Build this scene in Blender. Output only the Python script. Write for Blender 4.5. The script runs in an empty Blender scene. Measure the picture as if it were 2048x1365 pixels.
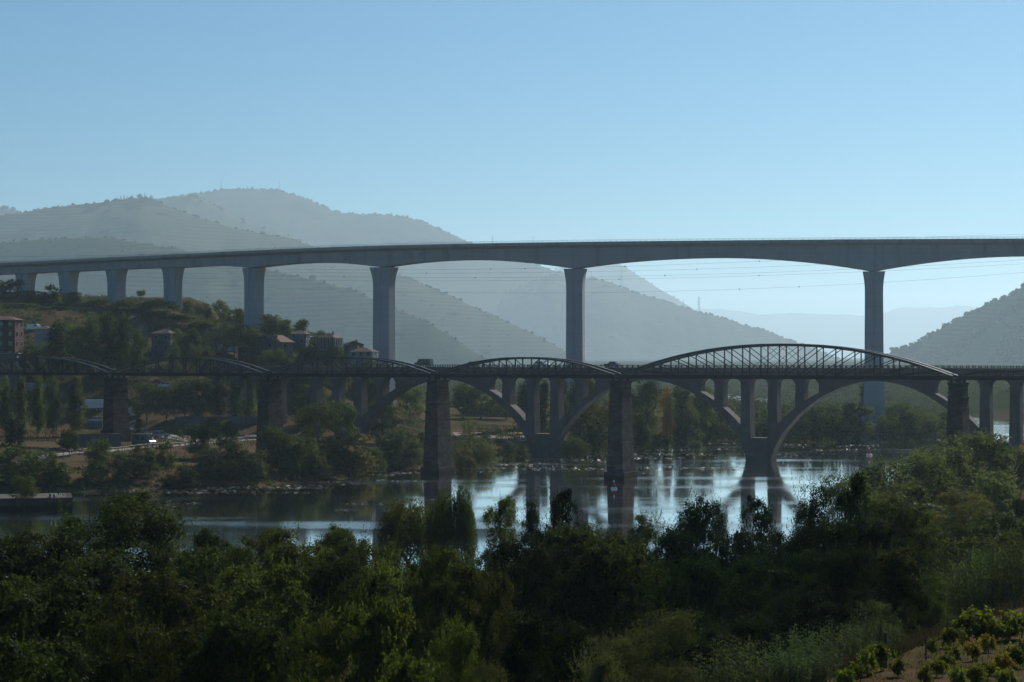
import bpy, bmesh, math, random
import numpy as np
from mathutils import Vector, Matrix, noise as mnoise

scene = bpy.context.scene
COL = scene.collection
R = math.radians
rng = np.random.default_rng(7)
random.seed(7)

# ------------------------------------------------------------------ camera, sky, sun, exposure
CAM_H = 26.5            # eye height above the river
F = 3982.0              # focal length in pixels of the 2048 px wide photograph (70 mm on 36 mm)
HORIZON = 713.0
cam_d = bpy.data.cameras.new('camera')
cam_d.lens = 70.0
cam_d.sensor_width = 36.0
cam_d.clip_start = 0.5
cam_d.clip_end = 90000
cam = bpy.data.objects.new('camera', cam_d)
COL.objects.link(cam)
cam.location = (0, 0, CAM_H)
cam.rotation_euler = (R(90) + math.atan((HORIZON - 682.5) / F), 0, 0)
scene.camera = cam

SUN_AZ = R(28.5)          # to the right of the viewing direction (+Y)
SUN_EL = R(34)
world = bpy.data.worlds.new('World')
scene.world = world
world.use_nodes = True
wn = world.node_tree.nodes
sky = wn.new('ShaderNodeTexSky')
sky.sky_type = 'NISHITA'
sky.sun_disc = False
sky.sun_elevation = SUN_EL
sky.sun_rotation = SUN_AZ
sky.altitude = 100
sky.air_density = 1.0
sky.dust_density = 0.15
sky.ozone_density = 8.5
bg = wn['Background']
bg.inputs['Strength'].default_value = 0.06
wb = wn.new('ShaderNodeMix'); wb.data_type = 'RGBA'; wb.blend_type = 'MULTIPLY'      # cool white balance of the whole sky
wb.inputs['Factor'].default_value = 1.0
wb.inputs['B'].default_value = (0.57, 0.98, 1.02, 1)
world.node_tree.links.new(sky.outputs['Color'], wb.inputs['A'])
world.node_tree.links.new(wb.outputs['Result'], bg.inputs['Color'])

sun_d = bpy.data.lights.new('sun', 'SUN')
sun_d.energy = 5.0
sun_d.angle = R(0.5)
sun_d.color = (1.0, 0.97, 0.92)
sun = bpy.data.objects.new('sun', sun_d)
COL.objects.link(sun)
sdir = Vector((math.sin(SUN_AZ) * math.cos(SUN_EL), math.cos(SUN_AZ) * math.cos(SUN_EL), math.sin(SUN_EL)))
sun.rotation_euler = sdir.to_track_quat('Z', 'Y').to_euler()
sun.location = (200, 200, 400)

scene.view_settings.view_transform = 'Standard'
scene.view_settings.look = 'None'
scene.view_settings.gamma = 1.0
scene.view_settings.use_curve_mapping = False
scene.view_settings.exposure = 0.16
scene.render.engine = 'CYCLES'
cy = scene.cycles
cy.max_bounces = 6
cy.diffuse_bounces = 3
cy.glossy_bounces = 3
cy.transmission_bounces = 3
cy.volume_bounces = 0
cy.transparent_max_bounces = 8
cy.use_denoising = True
try:
    cy.denoiser = 'OPENIMAGEDENOISE'
except Exception:
    pass
cy.sample_clamp_indirect = 4.0
cy.sample_clamp_direct = 12.0

# ------------------------------------------------------------------ small helpers
def px_x(px, Y):
    return (px - 1024.0) * Y / F
def px_z(py, Y):
    return CAM_H - (py - HORIZON) * Y / F
def W(px, py, Y):
    return Vector((px_x(px, Y), Y, px_z(py, Y)))

def tag(o, label=None, cat=None, group=None, kind=None):
    if label: o['label'] = label
    if cat: o['category'] = cat
    if group: o['group'] = group
    if kind: o['kind'] = kind
    return o

def empty(name, loc=(0, 0, 0), rz=0.0, parent=None):
    o = bpy.data.objects.new(name, None)
    o.empty_display_size = 0.5
    COL.objects.link(o)
    o.location = loc
    o.rotation_euler = (0, 0, rz)
    if parent: o.parent = parent
    return o

class MB:
    """collects vertices and faces; build() links them as one mesh object"""
    def __init__(self):
        self.v = []
        self.f = []
    def add(self, vs, fs):
        n = len(self.v)
        self.v += [tuple(p) for p in vs]
        self.f += [tuple(i + n for i in q) for q in fs]
        return self
    def box(self, x0, x1, y0, y1, z0, z1):
        vs = [(x0,y0,z0),(x1,y0,z0),(x1,y1,z0),(x0,y1,z0),(x0,y0,z1),(x1,y0,z1),(x1,y1,z1),(x0,y1,z1)]
        return self.add(vs, [(3,2,1,0),(4,5,6,7),(0,1,5,4),(1,2,6,5),(2,3,7,6),(3,0,4,7)])
    def frustum(self, b, t, z0, z1):
        """b, t = (x0, x1, y0, y1) at the bottom and at the top"""
        vs = [(b[0],b[2],z0),(b[1],b[2],z0),(b[1],b[3],z0),(b[0],b[3],z0),(t[0],t[2],z1),(t[1],t[2],z1),(t[1],t[3],z1),(t[0],t[3],z1)]
        return self.add(vs, [(3,2,1,0),(4,5,6,7),(0,1,5,4),(1,2,6,5),(2,3,7,6),(3,0,4,7)])
    def beam(self, a, b, w, h, up=(0, 0, 1)):
        a = Vector(a); b = Vector(b)
        d = (b - a).normalized()
        u = Vector(up)
        s = d.cross(u)
        if s.length < 1e-4:
            s = d.cross(Vector((0, 1, 0)))
        s.normalize()
        u = s.cross(d).normalized()
        s *= w / 2; u *= h / 2
        vs = [a-s-u, a+s-u, a+s+u, a-s+u, b-s-u, b+s-u, b+s+u, b-s+u]
        return self.add(vs, [(0,1,2,3),(7,6,5,4),(4,5,1,0),(5,6,2,1),(6,7,3,2),(7,4,0,3)])
    def tube(self, pts, rad, n=6, cap=True):
        pts = [Vector(p) for p in pts]
        if not hasattr(rad, '__len__'): rad = [rad] * len(pts)
        base = len(self.v)
        for i, p in enumerate(pts):
            d = (pts[min(i+1, len(pts)-1)] - pts[max(i-1, 0)]).normalized()
            s = d.cross(Vector((0, 0, 1)))
            if s.length < 1e-3: s = Vector((1, 0, 0))
            s.normalize(); u = s.cross(d)
            for k in range(n):
                a = 2 * math.pi * k / n
                self.v.append(tuple(p + (s * math.cos(a) + u * math.sin(a)) * rad[i]))
        for i in range(len(pts) - 1):
            for k in range(n):
                a = base + i*n + k; b = base + i*n + (k+1) % n
                self.f.append((a, b, b+n, a+n))
        if cap:
            self.f.append(tuple(base + k for k in reversed(range(n))))
            self.f.append(tuple(base + (len(pts)-1)*n + k for k in range(n)))
        return self
    def prism(self, poly, y0, y1):
        """polygon of (x, z) points extruded from y0 to y1 (local y)"""
        n = len(poly)
        vs = [(p[0], y0, p[1]) for p in poly] + [(p[0], y1, p[1]) for p in poly]
        fs = [tuple(range(n)), tuple(reversed(range(n, 2*n)))]
        for i in range(n):
            j = (i+1) % n
            fs.append((j, i, i+n, j+n))
        return self.add(vs, fs)
    def strip(self, lower, upper, y0, y1):
        """band between two (x, z) polylines of equal length, extruded from y0 to y1"""
        n = len(lower); b = len(self.v)
        for p in lower: self.v += [(p[0], y0, p[1]), (p[0], y1, p[1])]
        for p in upper: self.v += [(p[0], y0, p[1]), (p[0], y1, p[1])]
        L = lambda i, s: b + 2*i + s
        U = lambda i, s: b + 2*n + 2*i + s
        for i in range(n-1):
            self.f += [(L(i,0), L(i+1,0), U(i+1,0), U(i,0)), (L(i+1,1), L(i,1), U(i,1), U(i+1,1)),
                       (L(i,1), L(i+1,1), L(i+1,0), L(i,0)), (U(i,0), U(i+1,0), U(i+1,1), U(i,1))]
        self.f += [(L(0,1), L(0,0), U(0,0), U(0,1)), (L(n-1,0), L(n-1,1), U(n-1,1), U(n-1,0))]
        return self
    def ball(self, c, r, seg=8, rings=5, sz=1.0):
        b = len(self.v); c = Vector(c)
        self.v.append(tuple(c + Vector((0, 0, -r*sz))))
        for i in range(1, rings):
            t = -math.pi/2 + math.pi*i/rings
            for k in range(seg):
                a = 2*math.pi*k/seg
                self.v.append(tuple(c + Vector((math.cos(a)*math.cos(t)*r, math.sin(a)*math.cos(t)*r, math.sin(t)*r*sz))))
        self.v.append(tuple(c + Vector((0, 0, r*sz))))
        top = len(self.v) - 1
        for k in range(seg):
            self.f.append((b, b+1+(k+1) % seg, b+1+k))
            for i in range(rings-2):
                p = b+1+i*seg
                self.f.append((p+k, p+(k+1) % seg, p+seg+(k+1) % seg, p+seg+k))
            p = b+1+(rings-2)*seg
            self.f.append((p+k, p+(k+1) % seg, top))
        return self
    def mesh(self, name, mat, smooth=False):
        me = bpy.data.meshes.new(name)
        me.from_pydata(self.v, [], self.f)
        if mat:
            for m in (mat if isinstance(mat, (list, tuple)) else [mat]): me.materials.append(m)
        if smooth:
            me.polygons.foreach_set('use_smooth', [True] * len(me.polygons))
        me.update()
        return me
    def build(self, name, mat, parent=None, smooth=False, loc=None):
        return link_mesh(name, self.mesh(name, mat, smooth), parent, loc)

def link_mesh(name, me, parent=None, loc=None):
    o = bpy.data.objects.new(name, me)
    COL.objects.link(o)
    if parent: o.parent = parent
    if loc is not None: o.location = loc
    return o

def copy_tree(o, parent=None):
    c = o.copy()
    COL.objects.link(c)
    c.parent = parent
    for ch in list(o.children):
        copy_tree(ch, c)
    return c

def np_mesh(name, verts, quads, mat, smooth=True):
    """fast mesh from numpy arrays (verts Nx3, quads Mx4 or Mx3)"""
    me = bpy.data.meshes.new(name)
    verts = np.asarray(verts, dtype=np.float32); quads = np.asarray(quads, dtype=np.int32)
    k = quads.shape[1]
    me.vertices.add(len(verts)); me.vertices.foreach_set('co', verts.ravel())
    me.loops.add(quads.size); me.loops.foreach_set('vertex_index', quads.ravel())
    me.polygons.add(len(quads))
    me.polygons.foreach_set('loop_start', np.arange(0, quads.size, k, dtype=np.int32))
    me.polygons.foreach_set('use_smooth', np.full(len(quads), smooth))
    if mat: me.materials.append(mat)
    me.update(calc_edges=True)
    me.validate()
    return me

# ------------------------------------------------------------------ materials
def nodes(m):
    m.use_nodes = True
    return m.node_tree.nodes, m.node_tree.links

def mat_basic(name, col, rough=0.8, var=0.25, scale=0.6, bump=0.0, bscale=4.0, spec=0.12, metal=0.0, stains=None, coords='Object'):
    """colour broken up by two noise scales, optional bump and stains with a shape of their own"""
    m = bpy.data.materials.new(name)
    n, l = nodes(m)
    b = n['Principled BSDF']
    tc = n.new('ShaderNodeTexCoord')
    nz = n.new('ShaderNodeTexNoise'); nz.inputs['Scale'].default_value = scale; nz.inputs['Detail'].default_value = 8
    nz.inputs['Roughness'].default_value = 0.65
    l.new(tc.outputs[coords], nz.inputs['Vector'])
    mp = n.new('ShaderNodeMapRange')
    mp.inputs['From Min'].default_value = 0.25; mp.inputs['From Max'].default_value = 0.75
    mp.inputs['To Min'].default_value = 1 - var; mp.inputs['To Max'].default_value = 1 + var
    l.new(nz.outputs['Fac'], mp.inputs['Value'])
    mx = n.new('ShaderNodeVectorMath'); mx.operation = 'SCALE'
    mx.inputs[0].default_value = col[:3]
    l.new(mp.outputs['Result'], mx.inputs['Scale'])
    out = mx.outputs['Vector']
    if stains:
        scol, sc, lo, hi = stains
        mpv = n.new('ShaderNodeMapping'); mpv.inputs['Scale'].default_value = sc
        l.new(tc.outputs[coords], mpv.inputs['Vector'])
        s = n.new('ShaderNodeTexNoise'); s.inputs['Scale'].default_value = 1.0; s.inputs['Detail'].default_value = 6
        l.new(mpv.outputs['Vector'], s.inputs['Vector'])
        r = n.new('ShaderNodeMapRange'); r.inputs['From Min'].default_value = lo; r.inputs['From Max'].default_value = hi
        l.new(s.outputs['Fac'], r.inputs['Value'])
        mm = n.new('ShaderNodeMix'); mm.data_type = 'RGBA'
        l.new(r.outputs['Result'], mm.inputs['Factor'])
        l.new(out, mm.inputs['A']); mm.inputs['B'].default_value = (*scol, 1)
        out = mm.outputs['Result']
    l.new(out, b.inputs['Base Color'])
    b.inputs['Roughness'].default_value = rough
    b.inputs['Metallic'].default_value = metal
    b.inputs['Specular IOR Level'].default_value = spec
    if bump > 0:
        bn = n.new('ShaderNodeTexNoise'); bn.inputs['Scale'].default_value = bscale; bn.inputs['Detail'].default_value = 6
        l.new(tc.outputs[coords], bn.inputs['Vector'])
        bp = n.new('ShaderNodeBump'); bp.inputs['Strength'].default_value = bump; bp.inputs['Distance'].default_value = 0.2
        l.new(bn.outputs['Fac'], bp.inputs['Height'])
        l.new(bp.outputs['Normal'], b.inputs['Normal'])
    return m

def mat_masonry(name, col, mortar, bw=1.1, bh=0.5, var=0.35, stains=True):
    m = bpy.data.materials.new(name)
    n, l = nodes(m)
    b = n['Principled BSDF']
    tc = n.new('ShaderNodeTexCoord')
    sx = n.new('ShaderNodeSeparateXYZ'); l.new(tc.outputs['Object'], sx.inputs['Vector'])
    ad = n.new('ShaderNodeMath'); ad.operation = 'ADD'
    l.new(sx.outputs['X'], ad.inputs[0]); l.new(sx.outputs['Y'], ad.inputs[1])
    cx = n.new('ShaderNodeCombineXYZ'); l.new(ad.outputs[0], cx.inputs['X']); l.new(sx.outputs['Z'], cx.inputs['Y'])
    br = n.new('ShaderNodeTexBrick')
    br.inputs['Scale'].default_value = 1.0
    br.inputs['Brick Width'].default_value = bw; br.inputs['Row Height'].default_value = bh
    br.inputs['Mortar Size'].default_value = 0.03; br.inputs['Bias'].default_value = 0.0
    br.inputs['Color1'].default_value = (*[c*(1-var) for c in col], 1)
    br.inputs['Color2'].default_value = (*[c*(1+var) for c in col], 1)
    br.inputs['Mortar'].default_value = (*mortar, 1)
    l.new(cx.outputs['Vector'], br.inputs['Vector'])
    nz = n.new('ShaderNodeTexNoise'); nz.inputs['Scale'].default_value = 0.35; nz.inputs['Detail'].default_value = 8
    l.new(tc.outputs['Object'], nz.inputs['Vector'])
    mr = n.new('ShaderNodeMapRange'); mr.inputs['From Min'].default_value = 0.3; mr.inputs['From Max'].default_value = 0.7
    mr.inputs['To Min'].default_value = 0.6; mr.inputs['To Max'].default_value = 1.25
    l.new(nz.outputs['Fac'], mr.inputs['Value'])
    sc = n.new('ShaderNodeVectorMath'); sc.operation = 'SCALE'
    l.new(br.outputs['Color'], sc.inputs[0]); l.new(mr.outputs['Result'], sc.inputs['Scale'])
    # dark tide stain near the water
    zj = n.new('ShaderNodeMath'); zj.operation = 'MULTIPLY_ADD'; zj.inputs[1].default_value = 2.2
    l.new(nz.outputs['Fac'], zj.inputs[0]); l.new(sx.outputs['Z'], zj.inputs[2])
    tr = n.new('ShaderNodeMapRange'); tr.inputs['From Min'].default_value = 1.7; tr.inputs['From Max'].default_value = 2.5
    l.new(zj.outputs[0], tr.inputs['Value'])
    tm = n.new('ShaderNodeMix'); tm.data_type = 'RGBA'
    l.new(tr.outputs['Result'], tm.inputs['Factor']); tm.inputs['A'].default_value = (0.016, 0.017, 0.013, 1)
    l.new(sc.outputs['Vector'], tm.inputs['B'])
    l.new(tm.outputs['Result'], b.inputs['Base Color'])
    b.inputs['Specular IOR Level'].default_value = 0.05
    b.inputs['Roughness'].default_value = 0.9
    bp = n.new('ShaderNodeBump'); bp.inputs['Strength'].default_value = 0.7; bp.inputs['Distance'].default_value = 0.08; bp.invert = True
    l.new(br.outputs['Fac'], bp.inputs['Height'])
    l.new(bp.outputs['Normal'], b.inputs['Normal'])
    return m

def mat_leaf(name, c1, c2, trans=0.35, gloss=0.10, rough=0.4, nscale=0.35, hue=0.12):
    """leaf: diffuse + translucent + waxy gloss; colour varies by clump and from plant to plant"""
    m = bpy.data.materials.new(name)
    n, l = nodes(m)
    n.remove(n['Principled BSDF'])
    out = n['Material Output']
    tc = n.new('ShaderNodeTexCoord'); oi = n.new('ShaderNodeObjectInfo'); ge = n.new('ShaderNodeNewGeometry')
    nz = n.new('ShaderNodeTexNoise'); nz.inputs['Scale'].default_value = nscale; nz.inputs['Detail'].default_value = 4
    l.new(ge.outputs['Position'], nz.inputs['Vector'])
    ad = n.new('ShaderNodeMath'); ad.operation = 'MULTIPLY_ADD'; ad.inputs[1].default_value = 0.5
    l.new(ge.outputs['Random Per Island'], ad.inputs[0])
    mrn = n.new('ShaderNodeMapRange'); mrn.inputs['From Min'].default_value = 0.3; mrn.inputs['From Max'].default_value = 0.7
    mrn.inputs['To Min'].default_value = -0.1; mrn.inputs['To Max'].default_value = 0.6
    l.new(nz.outputs['Fac'], mrn.inputs['Value'])
    l.new(mrn.outputs['Result'], ad.inputs[2])
    mx = n.new('ShaderNodeMix'); mx.data_type = 'RGBA'
    l.new(ad.outputs[0], mx.inputs['Factor'])
    mx.inputs['A'].default_value = (*c1, 1); mx.inputs['B'].default_value = (*c2, 1)
    hs = n.new('ShaderNodeHueSaturation')
    l.new(mx.outputs['Result'], hs.inputs['Color'])
    vr = n.new('ShaderNodeMapRange'); vr.inputs['To Min'].default_value = 0.75; vr.inputs['To Max'].default_value = 1.25
    l.new(oi.outputs['Random'], vr.inputs['Value']); l.new(vr.outputs['Result'], hs.inputs['Value'])
    hr = n.new('ShaderNodeMapRange'); hr.inputs['To Min'].default_value = 0.5 - hue*0.25; hr.inputs['To Max'].default_value = 0.5 + hue*0.12
    l.new(oi.outputs['Random'], hr.inputs['Value']); l.new(hr.outputs['Result'], hs.inputs['Hue'])
    d = n.new('ShaderNodeBsdfDiffuse'); t = n.new('ShaderNodeBsdfTranslucent'); g = n.new('ShaderNodeBsdfGlossy')
    g.inputs['Roughness'].default_value = rough
    l.new(hs.outputs['Color'], d.inputs['Color'])
    tm = n.new('ShaderNodeMix'); tm.data_type = 'RGBA'; tm.blend_type = 'MULTIPLY'; tm.inputs['Factor'].default_value = 1
    l.new(hs.outputs['Color'], tm.inputs['A']); tm.inputs['B'].default_value = (1.9, 2.0, 0.55, 1)
    l.new(tm.outputs['Result'], t.inputs['Color'])
    g.inputs['Color'].default_value = (0.8, 0.85, 0.8, 1)
    m1 = n.new('ShaderNodeMixShader'); m1.inputs['Fac'].default_value = trans
    l.new(d.outputs[0], m1.inputs[1]); l.new(t.outputs[0], m1.inputs[2])
    fr = n.new('ShaderNodeLayerWeight'); fr.inputs['Blend'].default_value = 0.25
    gm = n.new('ShaderNodeMath'); gm.operation = 'MULTIPLY'; gm.inputs[1].default_value = gloss
    l.new(fr.outputs['Facing'], gm.inputs[0])
    m2 = n.new('ShaderNodeMixShader')
    l.new(gm.outputs[0], m2.inputs['Fac'])
    l.new(m1.outputs[0], m2.inputs[1]); l.new(g.outputs[0], m2.inputs[2])
    l.new(m2.outputs[0], out.inputs['Surface'])
    return m

M = {}
M['iron'] = mat_basic('iron', (0.018, 0.021, 0.022), 0.75, 0.3, 0.8, spec=0.12, stains=((0.035, 0.024, 0.018), (0.5, 0.5, 1.2), 0.6, 0.75))
M['iron_chord'] = mat_basic('iron_chord', (0.022, 0.025, 0.026), 0.38, 0.25, 0.8, spec=0.35)
M['stone'] = mat_masonry('pier_stone', (0.060, 0.047, 0.042), (0.024, 0.022, 0.020), 1.3, 0.55)
M['stone_dark'] = mat_masonry('pier_cap_stone', (0.045, 0.041, 0.039), (0.021, 0.020, 0.020), 1.6, 0.6)
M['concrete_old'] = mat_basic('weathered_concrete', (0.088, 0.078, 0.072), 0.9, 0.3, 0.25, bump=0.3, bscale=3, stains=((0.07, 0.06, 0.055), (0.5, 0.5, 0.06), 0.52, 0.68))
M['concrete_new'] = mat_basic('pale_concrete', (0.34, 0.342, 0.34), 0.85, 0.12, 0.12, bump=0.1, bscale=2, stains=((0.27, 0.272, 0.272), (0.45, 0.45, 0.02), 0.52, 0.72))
def add_joints(m, step, amount):
    n, l = nodes(m); b = n['Principled BSDF']
    src = b.inputs['Base Color'].links[0].from_socket
    tc = n.new('ShaderNodeTexCoord'); sx = n.new('ShaderNodeSeparateXYZ'); l.new(tc.outputs['Object'], sx.inputs['Vector'])
    d = n.new('ShaderNodeMath'); d.operation = 'DIVIDE'; d.inputs[1].default_value = step; l.new(sx.outputs['Z'], d.inputs[0])
    f = n.new('ShaderNodeMath'); f.operation = 'FRACT'; l.new(d.outputs[0], f.inputs[0])
    c = n.new('ShaderNodeMath'); c.operation = 'LESS_THAN'; c.inputs[1].default_value = 0.05; l.new(f.outputs[0], c.inputs[0])
    k = n.new('ShaderNodeMath'); k.operation = 'MULTIPLY'; k.inputs[1].default_value = amount; l.new(c.outputs[0], k.inputs[0])
    x = n.new('ShaderNodeMix'); x.data_type = 'RGBA'; l.new(k.outputs[0], x.inputs['Factor']); l.new(src, x.inputs['A']); x.inputs['B'].default_value = (0.09, 0.09, 0.09, 1)
    l.new(x.outputs['Result'], b.inputs['Base Color'])
add_joints(M['concrete_new'], 4.2, 0.13)
M['concrete_wall'] = mat_basic('wall_concrete', (0.12, 0.115, 0.108), 0.9, 0.25, 0.4, bump=0.3, stains=((0.06, 0.056, 0.05), (0.4, 0.4, 0.1), 0.5, 0.7))
M['metal_rail'] = mat_basic('rail_metal', (0.30, 0.32, 0.34), 0.45, 0.15, 1.0, metal=0.6)
M['dark_metal'] = mat_basic('dark_metal', (0.05, 0.055, 0.06), 0.5, 0.2, 1.0, metal=0.3)
M['asphalt'] = mat_basic('asphalt', (0.075, 0.073, 0.07), 0.9, 0.2, 0.5, bump=0.2, bscale=20)
M['pale_path'] = mat_basic('pale_path', (0.21, 0.19, 0.165), 0.9, 0.2, 0.5)
M['bark'] = mat_basic('bark', (0.06, 0.048, 0.038), 0.95, 0.35, 3.0, bump=0.5, bscale=12)
M['glass'] = mat_basic('window_glass', (0.02, 0.025, 0.03), 0.08, 0.1, 1.0, spec=0.8)
M['plaster_white'] = mat_basic('white_plaster', (0.26, 0.255, 0.245), 0.9, 0.12, 0.5, stains=((0.3, 0.27, 0.23), (0.5, 0.5, 0.15), 0.55, 0.75))
M['plaster_grey'] = mat_basic('grey_plaster', (0.10, 0.10, 0.098), 0.9, 0.15, 0.5, stains=((0.14, 0.13, 0.12), (0.5, 0.5, 0.15), 0.55, 0.75))
M['plaster_red'] = mat_basic('red_brick_plaster', (0.10, 0.048, 0.042), 0.9, 0.2, 0.6)
M['roof_tile'] = mat_basic('clay_roof', (0.11, 0.062, 0.048), 0.85, 0.35, 0.9, bump=0.4, bscale=6, stains=((0.12, 0.085, 0.07), (0.6, 0.6, 0.6), 0.52, 0.7))
M['roof_pale'] = mat_basic('pale_roof', (0.2, 0.185, 0.17), 0.6, 0.2, 0.6)

# ------------------------------------------------------------------ terrain
NEAR_BANK = [(-900, 225), (-120, 225), (-60, 228), (0, 235), (30, 246), (45, 282), (58, 330), (69, 381), (84, 430),
             (98, 470), (122, 530), (150, 600), (180, 672), (205, 800), (188, 1000), (160, 1250), (145, 1500)]
FAR_BANK = [(-900, 372), (-113, 372), (-85, 388), (-63, 401), (-52, 407), (-36, 430), (-30, 462), (-20, 486), (-11, 500), (-4, 538),
            (10, 552), (18, 556), (32, 570), (44, 580), (57, 611), (66, 634), (85, 633), (106, 627), (122, 634), (140, 640),
            (152, 664), (163, 720), (166, 800), (156, 950), (136, 1100), (118, 1250), (110, 1500)]
NB_X = [p[0] for p in NEAR_BANK if p[1] <= 800]; NB_Y = [p[1] for p in NEAR_BANK if p[1] <= 800]
POLY = np.array(NEAR_BANK + FAR_BANK[::-1], dtype=float)

def river_sd(x, y):
    """signed distance to the river outline, negative over the water"""
    shp = np.shape(x)
    x = np.ravel(np.asarray(x, float)); y = np.ravel(np.asarray(y, float))
    best = np.full(x.shape, 1e18); inside = np.zeros(x.shape, bool)
    n = len(POLY)
    for i in range(n):
        ax, ay = POLY[i]; bx, by = POLY[(i+1) % n]
        dx, dy = bx-ax, by-ay
        t = np.clip(((x-ax)*dx + (y-ay)*dy) / (dx*dx+dy*dy), 0, 1)
        best = np.minimum(best, (x-ax-t*dx)**2 + (y-ay-t*dy)**2)
        c = (ay > y) != (by > y)
        with np.errstate(divide='ignore', invalid='ignore'):
            xi = ax + (y-ay) * dx / (dy if dy else 1e-9)
        inside ^= c & (x < xi)
    d = np.sqrt(best)
    return np.where(inside, -d, d).reshape(shp)

_gn = np.random.default_rng(3)
_LAT = _gn.random((256, 256))
def vnoise(x, y, s):
    """smooth value noise, vectorised"""
    x = np.asarray(x, float) / s + 91.3; y = np.asarray(y, float) / s + 37.7
    xi = np.floor(x).astype(int); yi = np.floor(y).astype(int)
    fx = x-xi; fy = y-yi
    fx = fx*fx*(3-2*fx); fy = fy*fy*(3-2*fy)
    g = lambda a, b: _LAT[a % 256, b % 256]
    return (g(xi, yi)*(1-fx)+g(xi+1, yi)*fx)*(1-fy) + (g(xi, yi+1)*(1-fx)+g(xi+1, yi+1)*fx)*fy
def fbm(x, y, s, o=4):
    r = 0; a = 1; t = 0
    for k in range(o):
        r = r + a*vnoise(x + 13.1*k, y + 7.7*k, s); t += a; a *= 0.5; s *= 0.5
    return r/t

def ground_h(x, y):
    x = np.asarray(x, float); y = np.asarray(y, float)
    d = river_sd(x, y)
    near = (y < np.interp(x, NB_X, NB_Y)) | (x > 206)
    bank = np.clip(d * 0.25, -3.0, 2.2)
    rough = (fbm(x, y, 14.0) - 0.5) * np.clip(d / 8, 0, 1) * 0.9
    far_plain = bank + np.clip((d - 9) * 0.035, 0, 4)
    T = np.interp(y, [560, 600, 640, 700, 780, 810, 900, 1000], [0, 14, 25, 39, 47, 46, 18, 0])
    T = T * (1 - np.clip((y-690)/90, 0, 1) * np.interp(x, [-125, -95, -60], [0, 0.6, 0.85]))
    S = np.interp(x, [-320, -200, -118, -92, -74, -59, -50, -40, -28], [0.95, 0.92, 0.93, 0.82, 0.72, 0.58, 0.45, 0.15, 0.0])
    far = far_plain + S * T + rough
    near_plain = bank + np.clip((d - 9) * np.interp(x, [5, 70], [0.03, 0.12]), 0, np.interp(x, [5, 70], [4, 7])) + rough
    zv = 20.7 - 0.073 * y
    dl = (x - 10.2) * -0.928 + (y - 65) * 0.373
    hv = zv - 0.55 * np.maximum(dl, 0) + (fbm(x, y, 3.0) - 0.5) * 0.25
    hv = np.where(y < 260, hv, -50)
    near_h = np.maximum(near_plain, hv)
    return np.where(near, near_h, far)

def gh(x, y):
    return float(ground_h(np.array([x]), np.array([y]))[0])

def pick(px, py, y0=30.0, y1=1400.0):
    """first ground point along the line of sight through a pixel"""
    Y = np.concatenate([np.arange(y0, 300, 0.5), np.arange(300, y1, 1.0)])
    X = (px - 1024) * Y / F
    Z = CAM_H - (py - HORIZON) * Y / F
    g = np.maximum(ground_h(X, Y), 0)
    hit = np.nonzero(g >= Z)[0]
    i = hit[0] if len(hit) else len(Y)-1
    return Vector((X[i], Y[i], g[i]))

def mat_ground():
    m = bpy.data.materials.new('ground_soil_and_grass')
    n, l = nodes(m); b = n['Principled BSDF']
    tc = n.new('ShaderNodeTexCoord')
    def noise(s, d=6, r=0.6):
        z = n.new('ShaderNodeTexNoise'); z.inputs['Scale'].default_value = s; z.inputs['Detail'].default_value = d
        z.inputs['Roughness'].default_value = r
        l.new(tc.outputs['Object'], z.inputs['Vector']); return z.outputs['Fac']
    def ramp(v, lo, hi):
        r = n.new('ShaderNodeMapRange'); r.inputs['From Min'].default_value = lo; r.inputs['From Max'].default_value = hi
        l.new(v, r.inputs['Value']); return r.outputs['Result']
    def mix(f, a, bb):
        x = n.new('ShaderNodeMix'); x.data_type = 'RGBA'; l.new(f, x.inputs['Factor'])
        for s, v in (('A', a), ('B', bb)):
            if isinstance(v, tuple): x.inputs[s].default_value = (*v, 1)
            else: l.new(v, x.inputs[s])
        return x.outputs['Result']
    dry = mix(noise(0.6), (0.072, 0.050, 0.031), (0.120, 0.088, 0.056))
    soil = mix(noise(2.2, 8, 0.7), (0.060, 0.037, 0.021), (0.115, 0.075, 0.043))
    green = mix(noise(1.5), (0.022, 0.03, 0.011), (0.05, 0.056, 0.022))
    c = mix(ramp(noise(0.09), 0.42, 0.56), dry, soil)
    c = mix(ramp(noise(0.045), 0.50, 0.62), c, green)
    c = mix(ramp(noise(0.7, 8, 0.7), 0.60, 0.68), c, green)
    # farther up the valley the floor is woodland and orchards
    sy = n.new('ShaderNodeSeparateXYZ'); l.new(tc.outputs['Object'], sy.inputs['Vector'])
    ya = n.new('ShaderNodeMath'); ya.operation = 'MULTIPLY_ADD'; ya.inputs[1].default_value = 160.0
    l.new(noise(0.02), ya.inputs[0]); l.new(sy.outputs['Y'], ya.inputs[2])
    wood = mix(noise(0.08), (0.02, 0.028, 0.012), (0.045, 0.052, 0.022))
    c = mix(ramp(ya.outputs[0], 880, 980), c, wood)
    l.new(c, b.inputs['Base Color'])
    b.inputs['Roughness'].default_value = 1.0; b.inputs['Specular IOR Level'].default_value = 0.0
    bp = n.new('ShaderNodeBump'); bp.inputs['Strength'].default_value = 0.8; bp.inputs['Distance'].default_value = 0.15
    l.new(noise(5.0, 8, 0.7), bp.inputs['Height']); l.new(bp.outputs['Normal'], b.inputs['Normal'])
    return m
M['ground'] = mat_ground()

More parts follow.
